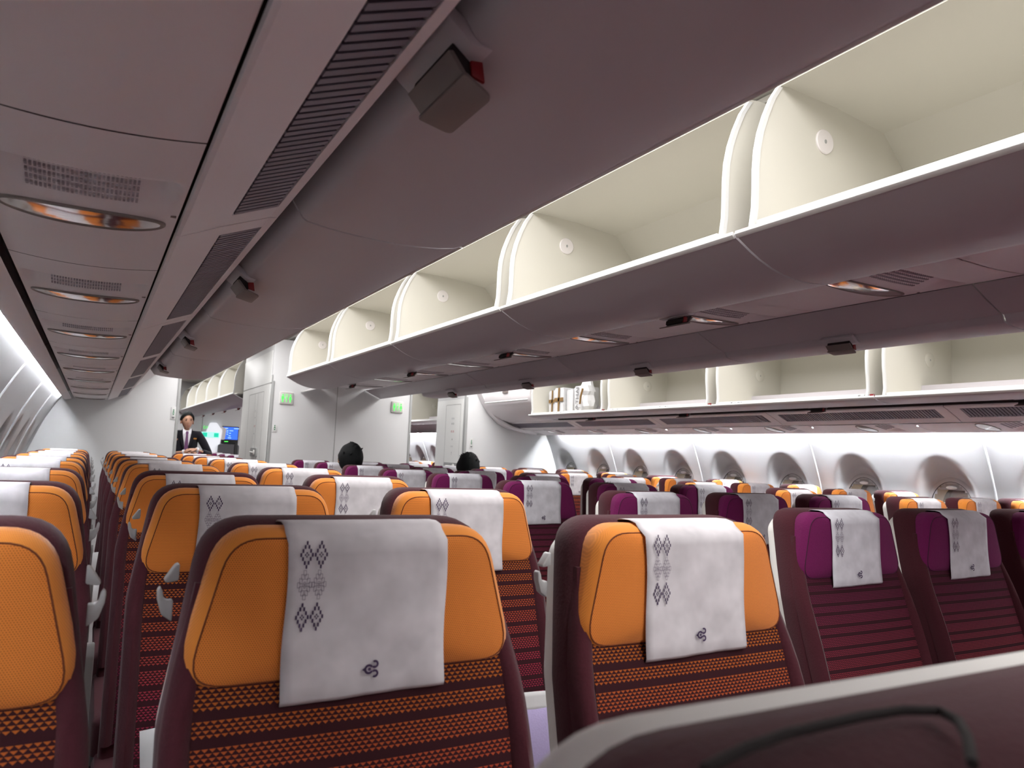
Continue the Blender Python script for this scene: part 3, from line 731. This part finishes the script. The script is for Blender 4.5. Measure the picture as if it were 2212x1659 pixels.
def add_arm(r, sx, raised):
    yq = YS(.62)
    b = MB()
    if raised:
        Q = round_poly([(.02, .60), (.065, .60), (.105, .84), (.090, .90), (.060, .87)], [.01, .01, .02, .02, .01], 4)
        b.rings([[(sx*.214 + x, y_ - .03, z) for y_, z in Q] for x in (-.009, .009)])
    else:
        Q = round_poly([(yq-.34, .60), (yq+.06, .60), (yq+.08, .66), (yq-.34, .655)], [.02, .01, .015, .02], 4)
        b.rings([[(sx*.247 + x, y_, z) for y_, z in Q] for x in (-.022, .022)])
    o = b.build('armrest', m_fit, r, bevel=.003)
    if not raised:
        b = MB(); b.box(sx*.247-.012, sx*.247-.004, yq-.345, yq-.338, .615, .635); b.box(sx*.247+.003, sx*.247+.014, yq-.345, yq-.338, .622, .642); b.build('recline_button', m_shelld, o)
    return o
# variants of the two kinds: with a hook on one side or the other, armrests
def variant(base, hooks=(), arms=()):
    r = copy_tree(base)
    for s_ in hooks: add_hook(r, s_)
    for s_, ra in arms: add_arm(r, s_, ra)
    return r
V = {'A': variant(seat_o, (1,), ((-1, False), (1, True))), 'B': variant(seat_o, (-1,), ((1, True),)), 'C': variant(seat_o, (-1,), ((1, False),)),
     'D': variant(seat_p, (), ((-1, False), (1, True))), 'E': variant(seat_p, (), ((1, True),)), 'F': variant(seat_p, (), ((1, False),)),
     'H': variant(seat_o, (), ((-1, False), (1, True))), 'J': variant(seat_o, (-1,), ((1, True),)), 'K': variant(seat_o, (-1,), ((1, False),))}
used = set()
def seat(col, x, y, zt, label, group, rz=0.0, dh=0):
    if col in used: o = copy_tree(V[col])
    else: o = V[col]; used.add(col)
    o.location = (x, y, 0); o.rotation_euler = (0, 0, rz); o.scale = (1, 1, (H+zt)/HT)
    tag(o, label, 'airplane seat', group)
    for c in o.children:
        if c.name.startswith(('headrest',)): c.location.z += dh
    return o
XA = -.203; SP = .4936
rowname = ['front', 'second', 'third', 'fourth', 'fifth', 'sixth', 'seventh', 'eighth', 'ninth']
rng = random.Random(3)
for k in range(9):
    for j, c in enumerate('ABC'):
        lab = 'orange-headrest seat in the left block, %s column, %s row from the camera' % (('leftmost', 'middle', 'aisle')[j], rowname[k])
        seat(c, XA + SP*j + (.018 if j == 0 else 0), .862 + .766*k, -.086 - .0015*k, lab, 'orange seats of the left block', rng.uniform(-.01, .01) if k else 0, rng.uniform(-.006, .006) if k > 1 else 0)
for k in range(8):
    for j, c in enumerate('DEF'):
        lab = 'purple-headrest seat in the centre block, %s column, %s row from the camera' % (('left', 'middle', 'right')[j], rowname[k])
        seat(c, 1.723 + SP*j, 1.29 + .766*k, -.106 - .001*k, lab, 'purple seats of the centre block', rng.uniform(-.008, .008), rng.uniform(-.006, .006) if k > 1 else 0)
for k in range(7):
    for j, c in enumerate('HJK'):
        lab = 'orange-headrest seat in the right block, %s column, %s row from the camera' % (('aisle', 'middle', 'window')[j], rowname[k])
        seat(c, 3.634 + SP*j, 2.285 + .766*k, -.122, lab, 'orange seats of the right block', rng.uniform(-.01, .01), rng.uniform(-.006, .006))
# seats of the cabin behind, glimpsed through the doorways
for k, y in enumerate((10.3, 11.07, 11.83, 12.6, 13.37)):
    seat('D', 1.723, y, -.145, 'purple-headrest seat in the cabin behind, through the left doorway, %s from the doorway' % ['first', 'second', 'third', 'fourth', 'fifth'][k], 'purple seats of the cabin behind')
for k, y in enumerate((9.15, 9.92)):
    seat('H', 3.634, y, -.125, 'orange-headrest aisle seat in the cabin behind, through the right doorway, %s from the doorway' % ['first', 'second'][k], 'orange seats of the cabin behind')
    seat('J', 3.634+SP, y, -.125, 'orange-headrest middle seat in the cabin behind, through the right doorway, %s from the doorway' % ['first', 'second'][k], 'orange seats of the cabin behind')
for o in (seat_o, seat_p):
    for c in [o] + list(o.children_recursive): bpy.data.objects.remove(c)

# the seat right in front of the lens, without a headrest; a dark gap curves over the top of its pad
SEAM0 = [(.165, .172), (.190, .179), (.213, .183), (.254, .1845), (.276, .183), (.2885, .177), (.284, .167), (.269, .155), (.247, .141)]
r = root('aircraft_seat', (.325, .100, 0)); r.scale = (1, 1, .991); tag(r, 'maroon seat back with pale rim right in front of the camera, lower right corner', 'airplane seat')
P = round_poly([(-.235, .40), (.235, .40), (.235, .98), (.203, HT+.004), (-.203, HT+.004), (-.235, .98)], [.02, .02, .12, .075, .075, .12], 9)
b = MB(); b.rings([shear(P, .040, .012), shear(P, .074, .012), shear(P, .080, .003), shear(P, .086, .0), shear(P, .096, .003), shear(P, .100, .012), mid_ring(P, .104, .80)]); b.build('seat_shell', m_shell, r, angle=60)
b = MB(); P = [(x*.985, z) for x, z in P]; b.rings([shear(P, .086, .009), shear(P, .080, .003), shear(P, .065, .002), shear(P, .040, .001), shear(P, .018, .006), shear(P, .006, .018), shear(P, .000, .042), mid_ring(P, .0, .78), mid_ring(P, .0, .3)]); b.build('backrest', m_maroon, r, angle=70)
b = MB(); b.tube([(x_-.325, y_-.100, (H-.0892)/.991) for x_, y_ in SEAM0], .0019, 7); b.build('recess_seam', m_dark, r)
yq = YS(.47); CP = round_poly([(-.222, yq-.46), (.222, yq-.46), (.222, yq+.06), (-.222, yq+.06)], [.05, .05, .02, .02], 5)
b = MB(); b.rings([[(x, y, .36) for x, y in CP], [(x, y, .445) for x, y in CP], [(x*.97, y*.99, .462) for x, y in CP]]); b.build('seat_cushion', m_maroon, r, angle=60)
b = MB(); b.box(-.2, .2, yq-.4, yq+.1, .30, .36); b.build('seat_pan', m_shelld, r, bevel=.006)
for sx in (-1, 1):
    for yy in (-.36, .03): b = MB(); b.box(sx*.17-.015, sx*.17+.015, yq+yy, yq+yy+.05, 0, .31); b.build('leg', m_shelld, r, bevel=.006)

# ================================================================== PILLOWS AND PACKETS
def pillow(x, y, zt, wd, ht, label, lav=False, tilt=-.25, th=.05):
    r = root('pillow', (x, y, H+zt-ht)); r.rotation_euler = (tilt, 0, 0); r['label'] = label; r['category'] = 'pillow'; r['group'] = 'pillows left on the seats'
    def f(sgn):
        return lambda u, v: ((u-.5)*wd*(1 - .06*(1-abs(2*v-1))), sgn*th*(max(0, 1-abs(2*u-1)**3)*max(0, 1-abs(2*v-1)**3))**.6 + .004*sin(u*11+v*7)*(1-abs(2*u-1))*(1-abs(2*v-1)), ht*v + .006*sin(u*6))
    b = MB(); b.grid(f(-1), 18, 14); b.grid(f(1), 18, 14, flip=True); b.build('pillow_body', m_lav if lav else m_wrap, r)
    if lav:
        b = MB(); b.grid(lambda u, v: ((u-.5)*wd*1.01, -th*.45*(max(0, 1-abs(2*u-1)**3)) - .006 + .004*v, ht*(.90 + .13*v) - .010*(2*u-1)**2), 16, 4)
        o = b.build('pillow_hem', m_wrap, r); m_ = o.modifiers.new('t', 'SOLIDIFY'); m_.thickness = .004
    else:
        for cx in (-.36, .30):
            b = MB()
            for i in range(4):
                for j in range(4):
                    x0 = wd*cx + (i-j)*.0085; z0 = ht*.42 + (i+j-3)*.011; s_ = .0036
                    yy = -th*(max(0, 1-abs(2*x0/wd)**3)*max(0, 1-abs(2*z0/ht-1)**3))**.6 - .005
                    b.add([(x0-s_*1.9, yy, z0), (x0, yy, z0-s_*2.3), (x0+s_*1.9, yy, z0), (x0, yy, z0+s_*2.3)], [(0, 1, 2, 3)])
            b.build('printed_motif', m_ink, r, smooth=False, recalc=False)
    return r
pillow(XA+2*SP+.03, 1.40, -.515, .40, .30, 'lavender pillow with a white hem in the gap between the two nearest orange seats', True)
pillow(XA+SP+.01, 1.36, -.475, .38, .31, 'white pillow printed with dark diamonds just left of the big near seat')
for k, (y, lb) in enumerate(((2.95, 'white pillow on a third-column seat hidden in the narrow gap, nearer one'), (3.7, 'white pillow in the narrow gap of the left columns, middle one'), (4.45, 'white pillow in the narrow gap of the left columns, farthest one'))):
    pillow(XA+.09, y, -.48, .36, .32, lb)
b = MB()
b.rings([[(.0 + r_*cos(a)*1.0, r_*sin(a)*.4, z) for a in [2*pi*k/9 for k in range(9)]] for r_, z in ((.002, .07), (.016, .06), (.026, .03), (.03, .0), (.02, -.02))])
for i, v in enumerate(b.v): b.v[i] = (v[0]+.004*sin(i*7.1), v[1]+.004*sin(i*3.3), v[2]+.003*sin(i*5.7))
tag(b.build('plastic_packet', m_clear, loc=(.150, 2.12, H-.48), angle=15), 'crumpled clear plastic packet lying on the seat in the narrow gap', 'packet')

# ================================================================== WRAPPED GOODS IN THE LAST RIGHT BIN
def wrapped(x, y, wd, ht, dp, label, cross=True):
    r = root('wrapped_parcel', (x, y, H+.445)); tag(r, label, 'parcel', 'wrapped goods in the last right bin')
    Q = round_poly([(0, 0), (wd, 0), (wd, ht), (0, ht)], .02, 4)
    b = MB(); b.rings([[(d + .004*sin(i*1.7+d*40), y_+.003*sin(i*2.1), z_) for i, (y_, z_) in enumerate(Q)] for d in (0, .02, dp*.5, dp)])
    b.build('parcel_body', m_wrap, r, angle=30)
    if cross:
        b = MB(); b.box(-.006, -.003, wd*.42, wd*.60, 0, ht); b.box(-.006, -.003, 0, wd, ht*.42, ht*.58); b.build('brown_tape', m_tape, r)
    return r
wrapped(3.93, 6.20, .125, .215, .2, 'white wrapped parcel crossed with brown tape, left one in the bin')
wrapped(3.90, 6.02, .155, .23, .2, 'white wrapped parcel crossed with brown tape, second from the left in the bin')
wrapped(3.93, 5.905, .10, .21, .2, 'plain white wrapped parcel between the taped parcels and the lettered one', False)
pt_ = wrapped(3.94, 5.78, .11, .235, .2, 'white parcel with dark vertical lettering and a small emblem', False)
text_obj('THAI', .072, m_print, pt_, (-.0075, .055, .145), (pi/2, -pi/2, -pi/2), 'lettering')
b = MB(); emblem(b, 0, 0, lambda z: 0, 3.4)
o = b.build('emblem', [m_print, m_print], pt_, loc=(-.008, .055, .035), smooth=False, recalc=False); o.rotation_euler = (0, 0, -pi/2)
r = root('plastic_bag', (3.94, 5.60, H+.45)); tag(r, 'crumpled clear plastic bag stuffed in the open bin beside the lettered parcel', 'plastic bag')
b = MB(); rg = random.Random(5)
b.rings([[(.07*t*cos(a) + rg.uniform(-.012, .012), .075 + .085*t*sin(a) + rg.uniform(-.012, .012), z + rg.uniform(-.006, .006)) for a in [2*pi*k/14 for k in range(14)]] for t, z in ((.7, 0), (1, .03), (.95, .08), (.8, .13), (.95, .17), (.8, .22), (.5, .27), (.25, .30))])
b.build('bag_film', m_wrap, r, angle=10)
b = MB(); b.tube([(-.075, .09, .05), (-.082, .07, .12), (-.075, .05, .19)], .010, 5); b.build('brown_tape', m_tape, r)

# ================================================================== SIGNS AND FITTINGS
def on_front(x, z, y=YB): return (x, y, H+z)
def lav_sign(x, z, label):
    r = root('lavatory_sign', on_front(x, z, YB-.006)); tag(r, label, 'sign', 'green lavatory signs on the bulkhead')
    b = MB(); b.rings([[(px, d, pz) for px, pz in round_poly([(-.066*s_, -.062*s_), (.066*s_, -.062*s_), (.066*s_, .062*s_), (-.066*s_, .062*s_)], .012, 4)] for s_, d in ((1, .006), (1, -.006), (.93, -.010))]); b.build('sign_box', m_shell, r)
    b = MB(); D = -.0108
    for cx, fem in ((-.037, 0), (.037, 1)):
        b.rings([[(cx + .0075*cos(2*pi*k/12), d, .030+.0085*sin(2*pi*k/12)) for k in range(12)] for d in (D, D-.001)])
        P = [(-.012, .018), (.012, .018), (.013, -.012), (.007, -.012), (.006, -.042), (-.006, -.042), (-.007, -.012), (-.013, -.012)] if not fem else [(-.006, .018), (.006, .018), (.015, -.016), (.005, -.016), (.005, -.042), (-.005, -.042), (-.005, -.016), (-.015, -.016)]
        b.rings([[(cx+x_, d, z_) for x_, z_ in P] for d in (D, D-.001)])
    b.build('sign_figures', m_green, r, smooth=False)
    b = MB()
    for P in ([(-.010, .022), (.010, .022), (.010, .038), (-.010, .038)],): b.tube([(x_, D, z_) for x_, z_ in P], .0018, 4, closed=True)
    b.tube([(0, D, .012), (0, D, -.04)], .003, 4); b.tube([(-.012, D, .012), (.0, D, -.008), (.012, D, .012)], .0025, 4); b.build('sign_basin', m_green, r, smooth=False)
lav_sign(1.652, .478, 'lit green lavatory sign on the bulkhead, left one by the doorway jamb')
lav_sign(2.816, .468, 'lit green lavatory sign on the bulkhead, right one by the bin end')
def placard(x, z, label, h=.058, arrow=True):
    r = root('placard', on_front(x, z, YB-.003)); tag(r, label, 'placard', 'small placards on the bulkheads')
    b = MB(); b.box(-.021, .021, -.002, .002, -h, h); b.build('placard_plate', m_lip, r, bevel=.001)
    b = MB(); b.rings([[(.006*cos(2*pi*k/10), d, .030+.006*sin(2*pi*k/10)) for k in range(10)] for d in (-.0022, -.003)])
    b.rings([[(x_, d, z_) for x_, z_ in ((0, .024), (.010, .006), (-.010, .006))] for d in (-.0022, -.003)])
    b.rings([[(x_, d, z_) for x_, z_ in ((0, -.016), (.010, -.002), (-.010, -.002))] for d in (-.0022, -.003)]); b.build('placard_print', m_greenp, r, smooth=False)
    if arrow:
        b = MB(); b.rings([[(x_, d, z_) for x_, z_ in ((-.015, -.034), (.015, -.034), (0, -.050))] for d in (-.0022, -.003)]); b.build('placard_arrow', m_print, r, smooth=False)
placard(.640, .262, 'small white placard with green symbol and arrow on the left bulkhead edge')
placard(1.560, .170, 'small pale placard with green symbol beside the left lavatory sign', .034, False)
placard(3.715, .125, 'small white placard with symbols and arrow on the right bulkhead edge')
def side_text(mm, x, y, z, items):
    for (txt, dz, s_, mt) in items:
        text_obj(txt, s_, mt, mm, (x, y, z+dz), (pi/2, 0, -pi/2), 'door_lettering')
side_text(mc, xs-.0015, 8.33, .22, [('=', .14, .05, m_lightprint), ('+', .07, .04, m_print), ('= =', -.02, .05, m_redp), ('+', -.10, .045, m_print), ('!', -.19, .04, m_lightprint), ('=', -.28, .04, m_lightprint)])
side_text(mr, xs2-.0015, 7.92, .30, [('= =', .10, .05, m_lightprint), ('= =', .04, .05, m_print), ('= =', -.05, .06, m_redp), ('+', -.14, .05, m_print), ('= =', -.22, .04, m_lightprint), ('!', -.30, .05, m_print)])
def door_latch(x, y, z, wd, hh, label):
    r = root('door_lock', (x-.004, y, H+z)); tag(r, label, 'door lock')
    b = MB(); Q = round_poly([(-wd, -hh), (wd, -hh), (wd, hh), (-wd, hh)], .02, 4); b.rings([[(d, y_, z_) for y_, z_ in Q] for d in (.004, -.006, -.009)]); b.build('lock_plate', m_trim, r)
    b = MB(); b.rings([[(d, -wd*.35 + rr*cos(2*pi*k/14), rr*sin(2*pi*k/14)) for k in range(14)] for d, rr in ((-.008, .03), (-.018, .026), (-.02, .01))]); b.tube([(-.018, -wd*.35, 0), (-.02, wd*.6, .002)], .007, 6); b.build('lock_lever', m_shell, r)
door_latch(xs, 8.25, -.075, .16, .045, 'grey latch plate low on the white panel left of the centre bulkhead')
door_latch(xs2, 7.90, -.145, .20, .040, 'grey swivel lock plate low on the white panel at the right doorway')

# the far end of the cabin behind, seen past the attendant
r = root('information_screen', (.153*15.4, 15.54, H+.205)); tag(r, 'small lit blue screen on the far grey wall', 'screen')
b = MB(); b.box(-.155, .155, 0, .05, -.20, .14); b.build('screen_case', m_black, r, bevel=.008)
b = MB(); b.box(-.14, .14, -.004, 0, -.115, .125); b.build('screen_face', m_blue, r)
b = MB()
for x_, z_, w_ in ((-.10, .095, .05), (.06, .095, .10), (-.07, .05, .03), (-.02, .05, .07), (-.07, .02, .03), (-.02, .0, .03), (-.07, -.02, .03), (-.03, -.05, .04), (-.04, -.09, .06)): b.box(x_, x_+w_, -.006, -.004, z_, z_+.012)
b.build('screen_lines', m_bluew, r)
b = MB(); b.box(-.10, -.03, -.003, .0, -.165, -.150); b.build('status_light', m_green, r)
r = root('crew_seat', (.1515*15.3, 15.42, H-.13)); tag(r, 'folded dark grey crew seat under the blue screen', 'crew seat')
b = MB(); b.rings([[(x_, d, z_) for x_, z_ in round_poly([(-.18, -.35), (.20, -.35), (.20, .12), (-.18, .12)], .04, 4)] for d in (.16, .02, 0)]); b.build('crew_seat_back', m_print, r)
b = MB(); b.box(.12, .17, -.02, 0, -.2, .15); b.build('crew_harness', m_black, r)
r = root('exit_sign', (.1305*15.0, 15.0, H+.155)); tag(r, 'glowing turquoise exit sign beside the attendant', 'sign')
b = MB(); b.box(-.19, .13, 0, .03, -.05, .055); b.build('sign_box', m_cyanw, r, bevel=.006)
b = MB(); b.box(-.17, -.09, -.003, 0, -.035, .04); b.box(.03, .11, -.003, 0, -.035, .04); b.build('sign_pictogram', m_cyan, r)
b = MB(); b.tube([(-.186, .015, .045), (-.186, .015, .2), (-.186, .015, .362)], .006, 6); b.build('sign_hanger', m_trim, r)
text_obj('EXIT', .075, m_green, None, (1.93, 15.52, H+.30), (pi/2, 0, 0), 'exit_lettering')
tag(bpy.data.objects['exit_lettering'], 'small green lit word above the turquoise sign', 'sign')
b = MB(); b.rings([[(x_, d, z_) for x_, z_ in round_poly([(-.17, -.5), (.05, -.5), (.13, .28), (.02, .42), (-.10, .42), (-.17, .2)], .04, 4)] for d in (.05, 0, -.01)])
m_glow = emit('door_panel_glow', (.80, .82, .88), .45)  # the light on the far door is put in as its own glow
tag(b.build('glowing_door_panel', m_glow, loc=(2.07, 15.52, H-.02)), 'white door panel at the far end beside the exit sign, its brightness painted as a glow', 'door panel')
b = MB(); b.rings([[(x_, d, z_) for x_, z_ in round_poly([(-.05, .10), (.06, .10), (.08, .32), (-.02, .36)], .02, 4)] for d in (.05, -.02)])
tag(b.build('galley_equipment', m_panel, loc=(2.20, 15.555, H-.02)), 'grey galley fittings between the bright door and the screen', 'galley fittings')

# ================================================================== PEOPLE
def skin_mesh(name, joints, edges, mat, parent, sub=2, root_i=0):
    me = bpy.data.meshes.new(name); me.from_pydata([j[0] for j in joints], edges, [])
    o = bpy.data.objects.new(name, me); COL.objects.link(o)
    mod = o.modifiers.new('skin', 'SKIN'); mod.use_smooth_shade = True
    for i, j in enumerate(joints):
        rr = j[1] if isinstance(j[1], tuple) else (j[1], j[1])
        me.skin_vertices[0].data[i].radius = rr; me.skin_vertices[0].data[i].use_root = (i == root_i)
    s_ = o.modifiers.new('sub', 'SUBSURF'); s_.levels = sub; s_.render_levels = sub
    bpy.context.view_layer.update()
    m2 = bpy.data.meshes.new_from_object(o.evaluated_get(bpy.context.evaluated_depsgraph_get()))
    bpy.data.objects.remove(o)
    m2.materials.clear(); m2.materials.append(mat); m2.shade_smooth()
    r_ = bpy.data.objects.new(name, m2); COL.objects.link(r_); r_.parent = parent
    return r_
def head_shape(b, c, s=1.0, rot=None, mi=0, n=26, m_=20):
    """head with brow, nose, cheeks, chin and ears; looks along -Y"""
    def f(u, v):
        th = 2*pi*u; ph = pi*v
        x = sin(ph)*sin(th); y = -sin(ph)*cos(th); z = cos(ph)
        X_ = x*.074; Y_ = y*.094; Z_ = z*.118
        if z < 0: k = 1 + z*.36; X_ *= k; Y_ = Y_*(1+z*.18) - .012*(-z)
        fr = max(0, -y)
        if y < 0:
            Y_ -= .016*math.exp(-((x/.13)**2 + ((z+.16)/.17)**2))                 # nose
            Y_ += .007*(math.exp(-(((x-.40)/.18)**2 + ((z-.08)/.13)**2)) + math.exp(-(((x+.40)/.18)**2 + ((z-.08)/.13)**2)))   # eye sockets
            Y_ -= .004*math.exp(-((x/.30)**2 + ((z+.50)/.09)**2)) + .006*math.exp(-((x/.3)**2 + ((z+.80)/.14)**2))
        return Vector((X_, Y_, Z_))
    R = rot or Matrix.Identity(3)
    b.grid(lambda u, v: tuple(Vector(c) + R @ (f(u, v)*s)), n, m_, mi)
    for sx in (-1, 1):
        cc = Vector((sx*.076, .008, -.008))
        b.rings([[tuple(Vector(c) + R @ ((cc + Vector((sx*d, .016*t*cos(a), .030*t*sin(a))))*s)) for a in [2*pi*k/10 for k in range(10)]] for t, d in ((.6, -.008), (1, .004), (.85, .010), (.3, .006))], True, True, mi)
def hair_cap(b, c, s, rot, thick=.012, fringe=.23, n=28):
    R = rot or Matrix.Identity(3)
    def f(u, v):
        th = 2*pi*u; front = max(0, cos(th))
        ph = v*(pi*.58 - front*pi*fringe)
        x = sin(ph)*sin(th); y = -sin(ph)*cos(th); z = cos(ph)
        k = thick*(1 + .35*sin(th*5+ph*7)*.4) * (1 if v < .9 else .6)
        return Vector(c) + R @ (Vector((x*(.075+k), y*(.096+k), z*(.118+k)+.002))*s)
    b.grid(lambda u, v: tuple(f(u, v)), n, 12)
MX, MY = 1.135, 11.3
man = root('person', (MX, MY, 0)); tag(man, 'person in a dark suit and mauve tie standing in the left doorway, hands together', 'person')
Zh = H + .288
J = [((0, .02, .95), (.13, .10)), ((0, .02, 1.15), (.13, .10)), ((0, .02, 1.32), (.15, .10)), ((0, .01, 1.42), (.06, .06)), ((0, -.005, Zh-.08), (.052, .055)),
     ((-.17, .02, 1.385), .052), ((-.235, .00, 1.24), .045), ((-.27, -.03, 1.10), .040), ((-.13, -.20, 1.135), .032), ((-.01, -.26, 1.15), .026),
     ((.17, .02, 1.385), .052), ((.25, .00, 1.25), .045), ((.32, -.03, 1.12), .040), ((.20, -.19, 1.16), .032), ((.10, -.26, 1.19), .026),
     ((-.09, .02, .88), .085), ((-.10, .0, .50), .06), ((-.10, .03, .09), .042), ((-.10, -.10, .03), .035), ((.09, .02, .88), .085), ((.10, .0, .50), .06), ((.10, .03, .09), .042), ((.10, -.10, .03), .035)]
E_ = [(0, 1), (1, 2), (2, 3), (3, 4), (2, 5), (5, 6), (6, 7), (7, 8), (8, 9), (2, 10), (10, 11), (11, 12), (12, 13), (13, 14), (0, 15), (15, 16), (16, 17), (17, 18), (0, 19), (19, 20), (20, 21), (21, 22)]
Jb = [(p, (tuple(.84*q for q in r_) if isinstance(r_, tuple) else r_*(.85 if i in (3, 4, 9, 14) else .55))) for i, (p, r_) in enumerate(J)]
body = skin_mesh('body', Jb, E_, m_skin, man)
Jj = [j for i, j in enumerate(J) if i not in (4, 9, 14)]
idx = {i: k for k, i in enumerate([i for i in range(len(J)) if i not in (4, 9, 14)])}
skin_mesh('suit', [(p, tuple(q*1.10 for q in r_) if isinstance(r_, tuple) else r_*1.28) for p, r_ in Jj], [(idx[a], idx[c]) for a, c in E_ if a in idx and c in idx], m_suit, man)
Rm = Matrix.Rotation(.10, 3, 'Z')
b = MB(); head_shape(b, (0, -.012, Zh), 1.0, Rm); hd = b.build('head', m_skin, man, recalc=False, angle=80)
b = MB()
for sx in (-1, 1):
    cc = Rm @ Vector((sx*.030, -.082, .012))
    b.tube([Vector((0, -.012, Zh)) + cc + Rm @ Vector(q) for q in ((-.013, 0, 0), (0, -.003, .002), (.013, 0, 0))], [.002, .005, .002], 6)
    b.tube([Vector((0, -.012, Zh)) + cc + Rm @ Vector(q) for q in ((-.016, -.002, .016), (0, -.006, .020), (.016, -.001, .016))], [.002, .0035, .002], 6)
b.build('eyes_and_brows', m_hair, hd)
b = MB(); cc = Vector((0, -.012, Zh)) + Rm @ Vector((0, -.096, -.062)); b.tube([cc + Rm @ Vector(q) for q in ((-.022, .006, .002), (0, 0, 0), (.022, .006, .002))], [.002, .005, .002], 6); b.build('mouth', plastic('lips', (.30, .09, .08), .5), hd)
b = MB(); hair_cap(b, (0, -.004, Zh+.010), 1.0, Rm, .017, .30); b.build('hair', m_hair, man, recalc=False, angle=80)
b = MB(); b.grid(lambda u, v: ((u-.5)*(.115*(1-v)**.8+.01), -.098 - .010*sin(pi*u) - .02*(1-abs(2*v-1)) + .045*(v < .12)*(1-v/.12) , 1.445-.30*v), 8, 14); o = b.build('shirt_front', m_shirt, man); md = o.modifiers.new('t', 'SOLIDIFY'); md.thickness = .006
b = MB()
for sx in (-1, 1): b.rings([[(sx*x_, y_+d, z_) for x_, y_, z_ in ((.005, -.105, 1.43), (.055, -.055, 1.475), (.062, -.06, 1.45), (.035, -.115, 1.395))] for d in (0, .006)])
b.build('shirt_collar', m_shirt, man, smooth=False)
b = MB(); b.rings([[(x_, -.128-.004*k, z_) for x_ in (-w_, w_)] + [(w_, -.120, z_), (-w_, -.120, z_)] for k, (w_, z_) in enumerate(((.014, 1.43), (.018, 1.405), (.012, 1.39), (.022, 1.25), (.026, 1.15)))]); b.build('tie', m_tie, man)
b = MB()
for sx in (-1, 1): b.rings([[(sx*x_, -.112+d, z_) for x_, z_ in ((.060, 1.47), (.085, 1.40), (.075, 1.30), (.012, 1.12), (.004, 1.12), (.048, 1.32))] for d in (0, .012)])
b.build('lapels', m_suit, man, smooth=False)
b = MB(); b.box(.085, .125, -.135, -.122, 1.325, 1.345); b.build('name_badge', m_gold, man)
def hand(nm, base, d, up_, mir, parent):
    """a relaxed hand: palm and five bent fingers in one mesh"""
    d = Vector(d).normalized(); u_ = Vector(up_).normalized(); s_ = d.cross(u_)*mir; B_ = Vector(base)
    b = MB()
    b.rings([[tuple(B_ + d*t + s_*(.038*w_*cos(a)) + u_*(.014*sin(a))) for a in [2*pi*k/10 for k in range(10)]] for t, w_ in ((-.02, .7), (.0, .8), (.03, 1.0), (.07, 1.05), (.085, .95))])
    for i, (o_, l_) in enumerate(((-.028, .062), (-.009, .072), (.010, .068), (.028, .052))):
        p0 = B_ + d*.078 + s_*o_; b.tube([p0, p0 + d*l_*.45 - u_*.006, p0 + d*l_*.75 - u_*.022, p0 + d*l_*.85 - u_*.040], [.0095, .009, .008, .006], 7)
    p0 = B_ + d*.015 - s_*.030; b.tube([p0, p0 + d*.03 - s_*.022 - u_*.004, p0 + d*.055 - s_*.020 - u_*.012], [.012, .010, .007], 7)
    return b.build(nm, m_skin, parent, angle=70)
hand('left_hand', (.10, -.26, 1.19), (-1, -.3, -.10), (0, -.3, 1), 1, body); hand('right_hand', (-.01, -.26, 1.155), (1, -.3, .0), (0, -.3, 1), -1, body)
b = MB(); b.tube([(.135, -.245, 1.180), (.115, -.255, 1.186)], .034, 12); b.tube([(-.045, -.245, 1.145), (-.025, -.255, 1.150)], .034, 12); b.build('shirt_cuffs', m_shirt, man)

def seated(x, y, zt, rotx, rz, label, style):
    """a seated person bent forward; only the crown shows above the seat in front"""
    r_ = root('person', (x, y, 0)); tag(r_, label, 'person')
    zc = H + zt - .128; yc = -.02
    R = Matrix.Rotation(rz, 3, 'Z') @ Matrix.Rotation(rotx, 3, 'X')
    JJ = [((0, .22, .56), (.16, .12)), ((0, .16, .78), (.15, .11)), ((0, .09, zc-.20), (.13, .09)), ((0, .045, zc-.10), (.055, .055)),
          ((-.17, .10, zc-.24), .05), ((-.22, .02, .80), .042), ((-.15, -.18, .68), .032), ((.17, .10, zc-.24), .05), ((.22, .02, .80), .042), ((.15, -.18, .68), .032),
          ((-.09, .14, .54), .085), ((-.10, -.22, .55), .065), ((-.10, -.24, .10), .045), ((.09, .14, .54), .085), ((.10, -.22, .55), .065), ((.10, -.24, .10), .045)]
    EE = [(0, 1), (1, 2), (2, 3), (2, 4), (4, 5), (5, 6), (2, 7), (7, 8), (8, 9), (0, 10), (10, 11), (11, 12), (0, 13), (13, 14), (14, 15)]
    bd = skin_mesh('body', [(p, (tuple(.8*q for q in rr) if isinstance(rr, tuple) else rr*.8)) for p, rr in JJ], EE, m_skin, r_, 1)
    skin_mesh('clothes', [(p, rr) for i, (p, rr) in enumerate(JJ) if i not in (3,)], [((a if a < 3 else a-1), (c if c < 3 else c-1)) for a, c in EE if 3 not in (a, c)], m_suit, r_, 1)
    b = MB(); head_shape(b, (0, yc, zc), 1.0, R); b.build('head', m_skin, r_, recalc=False, angle=80)
    b = MB(); hair_cap(b, (0, yc, zc), 1.04, R, .020 if style else .014, -.10); b.build('hair', m_hair, r_, recalc=False, angle=80)
    rg = random.Random(style+1); b = MB()
    for k in range(26 if style else 10):
        a = rg.uniform(0, 2*pi); q = rg.uniform(.2, 1); p = Vector((0, yc, zc)) + R @ (Vector((.085*q*cos(a), .10*q*sin(a), .118*math.sqrt(1-.8*q*q)+.016)))
        dd = Vector((.03*cos(a*1.3), .03*sin(a), .014+.01*rg.random())); b.tube([p-dd*.6, p, p+dd*.5], [.008, .009, .001], 5)
    b.build('hair_tufts', m_hair, r_)
seated(1.735, 5.66, .048, .55, .1, 'person with smooth black hair bowed low between the purple seats, left one', 0)
seated(2.72, 5.62, .005, .35, -.4, 'person with tousled short black hair among the purple seats, right one', 1)
